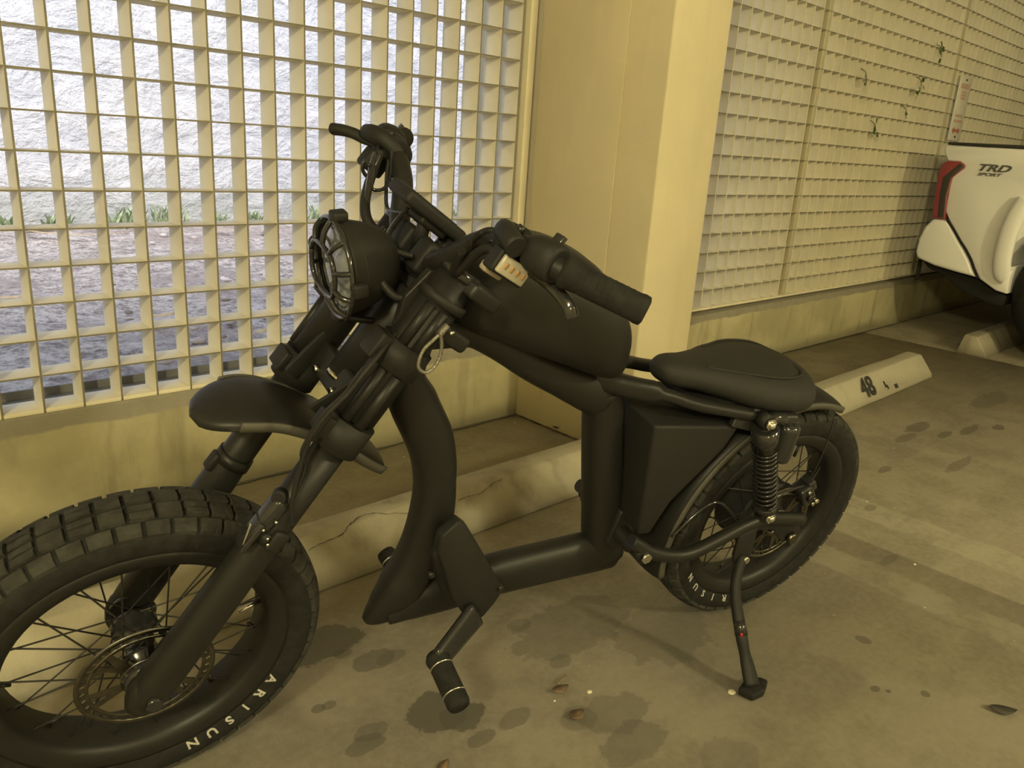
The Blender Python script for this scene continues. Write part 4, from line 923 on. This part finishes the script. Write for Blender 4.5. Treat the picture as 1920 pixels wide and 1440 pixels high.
# front quick-release lever block high on the near leg (mechanical caliper and cable stop)
cc = f(.040, .096, .318)
o = MB().box(cc, .022, .024, .048, N, FT, HX).build('brake_fitting', GLS, bike, bevel=.005)
MB().box(f(.048, .100, .283), .008, .026, .046, (N+HX*.1).normalized(), FT, HX).build('fitting_plate', GLS, o, bevel=.002)
MB().tube(f(.044, .092, .346), f(.050, .104, .343), .009, n=18).build('adjuster', BLKM, o)
MB().box(f(.058, .108, .286), .003, .004, .034, (N+HX*.05).normalized(), FT, (HX+N*.35).normalized()).build('bright_edge', CHR, o, bevel=.0008)
for n_, h_ in ((.036, .316), (.044, .300), (.030, .290), (.024, .282)): MB().sphere(f(n_, .112, h_), .0024, 8, 6).build('fitting_screw', CHR, o)
MB().box(f(.012, .108, .288), .022, .012, .030, N, FT, HX).build('cable_clip', BLKM, o, bevel=.004)
# front right (far) side axle block behind the wheel
MB().tube(f(0, -.06, 0), f(0, -.075, 0), .035, .030, 24).build('wheel_spacer', GLS, bike)
MB().tube(f(0, .06, 0), f(0, .072, 0), .034, .028, 24).build('wheel_spacer', GLS, bike)
# ---------------------------------------------------------------- foot controls
m = MB()
outl = [(862, 978), (878, 990), (905, 1035), (930, 1080), (944, 1108), (928, 1132), (906, 1158), (884, 1166), (868, 1152), (850, 1125), (834, 1070), (822, 1035), (828, 1008)]
m.prism([bp(x, y, .075) for x, y in outl], -T*.022); fpl = m.build('foot_control_cover', BLKM, bike, bevel=.0035, seg=2)
m = MB(); m.prism([bp(x, y, .05) for x, y in ((812, 1045), (835, 1015), (868, 1040), (880, 1100), (872, 1140), (838, 1128), (822, 1090))], -T*.10); m.build('bottom_bracket', BLKM, bike, bevel=.008)
for px, py in ((936, 1098), (806, 1073)): MB().tube(bp(px, py, .07), bp(px, py, .07)+T*.01, .005, n=8).build('cover_bolt', SPK, fpl)
for sg_ in (1, -1):
    if sg_ > 0: a0, a1 = bp(893, 1150, .085), bp(822, 1238, .125)
    else:
        q = bp(893, 1150, .085)-O; a0 = b(q.dot(S), -.085, q.dot(W)); a1 = a0-(bp(822, 1238, .125)-bp(893, 1150, .085)); a1 = b((a1-O).dot(S), -.125, (a1-O).dot(W))
        a1 = bp(768, 1105, -.125); a0 = bp(850, 1090, -.07)
    P = smoothpts([a0, a0.lerp(a1, .5), a1], 4); cr = MB().sweep(P, [.030-.009*i/len(P) for i in range(len(P))], [.009]*len(P), T, 14, 3).build('crank_arm', GLS, bike)
    e = bp(862, 1325, .21) if sg_ > 0 else bp(722, 1035, -.21)
    dd = (e-a1); L_ = dd.length; dn = dd.normalized()
    pg = MB().lathe(a1, dn, [(0, -.012), (.016, -.012), (.020, -.004), (.020, .0), (.0185, .004), (.0185, L_-.006), (.0165, L_), (0, L_)], 28).build('foot_peg', RUB, bike)
    for q in (.16, .76): MB().lathe(a1+dn*L_*q, dn, [(.0186, -.0012), (.0196, -.0006), (.0196, .0006), (.0186, .0012)], 28).build('peg_ring', CHR, pg)
# ---------------------------------------------------------------- kickstand
kb = b(.130, .095, .245); kf = gnd(1412, 1292, .012)
MB().prism([b(.16, .10, .30), b(.115, .10, .31), b(.105, .10, .245), b(.118, .10, .222), b(.145, .10, .225), b(.155, .10, .25)], T*.008).build('stand_bracket', BLKM, bike, bevel=.002)
MB().tube(b(.128, .105, .240), b(.128, .120, .240), .008, n=8).build('stand_bolt', CHR, bike)
k1 = onplane(1378, 1112, kb.lerp(kf, .28), T); k2 = onplane(1390, 1190, kb.lerp(kf, .55), T); k3 = onplane(1400, 1240, kb.lerp(kf, .78), T)
P = smoothpts([kb+T*.012, kb.lerp(kf, .25)+(k1-kb.lerp(kf, .28))*.9, k2, k3, kf.lerp(k3, .12)], 5); n_ = len(P)
ks = MB().sweep(P, [.010+.009*(i/n_)**1.5 for i in range(n_)], [.009]*n_, T, 14, 2.6).build('kickstand', BLKM, bike)
ft = (kf-k3).normalized(); MB().prism([kf+V((x, y, 0))-V((0, 0, .012)) for x, y in ((-.024, .018), (.010, .024), (.040, .010), (.044, -.006), (.010, -.018), (-.020, -.012))], V((0, 0, .016))).build('stand_foot', RUB, ks, bevel=.004)
MB().sphere(k2+(CAMP-k2).normalized()*.012, (.0035, .0035, .0045), 10, 8).build('red_button', REDR, ks)
MB().tube(k2-W*.0+(P[1]-P[0]).normalized()*.0, k2.lerp(k1, .35), .013, .011).build('stand_sleeve', GLS, ks)
# ---------------------------------------------------------------- cables
def cable(name, pts, r, m=GLS, k=8): return MB().wire(pts, r, 8, k).build(name, m, bike)
cable('brake_hose', [f(.085, -.17, .765), fp(700, 300, -.12), fp(692, 345, -.08), fp(688, 400, -.05), fp(715, 440, -.02), fp(745, 480, 0)], .0042)
cable('wiring_sleeve', [fp(712, 285, -.14), fp(700, 320, -.12), fp(690, 350, -.09), fp(684, 385, -.06), fp(690, 415, -.04), fp(712, 442, -.02), fp(748, 478, 0)], .0068, BLKM)
cable('cable_loop', [fp(712, 290, -.12), fp(698, 318, -.11), fp(688, 330, -.11), fp(680, 318, -.11), fp(681, 305, -.11), fp(687, 302, -.11), fp(694, 312, -.10)], .0026)
cable('throttle_cable', [fp(735, 275, -.15), fp(732, 330, -.12), fp(722, 352, -.10), fp(705, 357, -.09), fp(697, 353, -.09)], .0026)
cable('brake_cable', [fp(728, 300, -.14), fp(724, 350, -.11), fp(726, 390, -.09), fp(745, 398, -.06), fp(765, 400, -.04), fp(790, 425, -.02), fp(785, 470, 0)], .0028)
cable('clutch_hose', [fp(765, 390, -.03), fp(740, 420, -.02), fp(728, 445, 0), fp(742, 470, .02), fp(775, 480, .04)], .0036)
# bundle from the left controls down to the head
for i, (dx, dy, r) in enumerate(((0, 0, .0042), (7, 10, .0036), (-8, 8, .0030), (14, 2, .0030))):
    cable('control_cable', [f(.070, .185, .770), fp(935-dx, 452+dy*.3, .14), fp(890+dx*.6, 463+dy, .11), fp(866+dx*.4, 495+dy, .09), fp(856+dx*.3, 530, .07), fp(850-dx*.4, 565, .05), fp(836+dx*.3, 590, .03)], r)
cable('looped_cable', [fp(880, 455, .13), fp(900, 438, .12), fp(920, 432, .13), fp(938, 440, .14), fp(952, 458, .16)], .004, BLKM)
cable('spiral_wrap', [fp(866, 470, .12), fp(852, 505, .10), fp(846, 540, .08), fp(838, 575, .06), fp(820, 600, .04)], .0058, BLKM)
cable('cable_tail', [fp(820, 520, .05), fp(835, 525, .05), fp(842, 540, .05), fp(830, 556, .05)], .0028)
cable('cable_tail', [fp(800, 545, .02), fp(830, 530, .04), fp(850, 518, .06)], .0030)
cable('front_brake_hose', [f(.052, .085, .60), fp(690, 690, .115), fp(655, 735, .118), fp(615, 775, .115), fp(585, 815, .112), fp(570, 850, .108), fp(562, 880, .108), fp(548, 940, .110), fp(549, 985, .112)], .0032, BLKM)
cable('sensor_wire', [f(.045, .085, .60), fp(682, 690, .11), fp(648, 735, .114), fp(607, 775, .112), fp(578, 820, .11), fp(565, 850, .108), fp(572, 875, .106), fp(562, 905, .108), fp(545, 950, .11)], .0022, BLKM)
cable('rear_wire', [b(-.045, .066, .52), b(-.047, .070, .44), b(-.050, .064, .36)], .0016)
cable('rear_brake_hose', [b(.30, .07, .30), b(.22, .075, .37), b(.12, .085, .30), b(.05, .075, .35), b(-.03, .07, .36)], .003)
# steel cable lock ring hanging at the head
lk = [fp(x, y, .135) for x, y in ((823, 628), (810, 640), (795, 655), (786, 675), (785, 690), (795, 698), (808, 694), (820, 680), (827, 660), (828, 640), (826, 628))]
lo = cable('lock_cable', lk, .0023, SILV, 5)
MB().box(fp(832, 618, .135), .006, .008, .016, N, FT, HX).build('lock_ferrule', SILV, lo, bevel=.002)
MB().tube(fp(843, 626, .135), fp(851, 622, .135), .0028, n=8).build('lock_pin', CHR, lo)
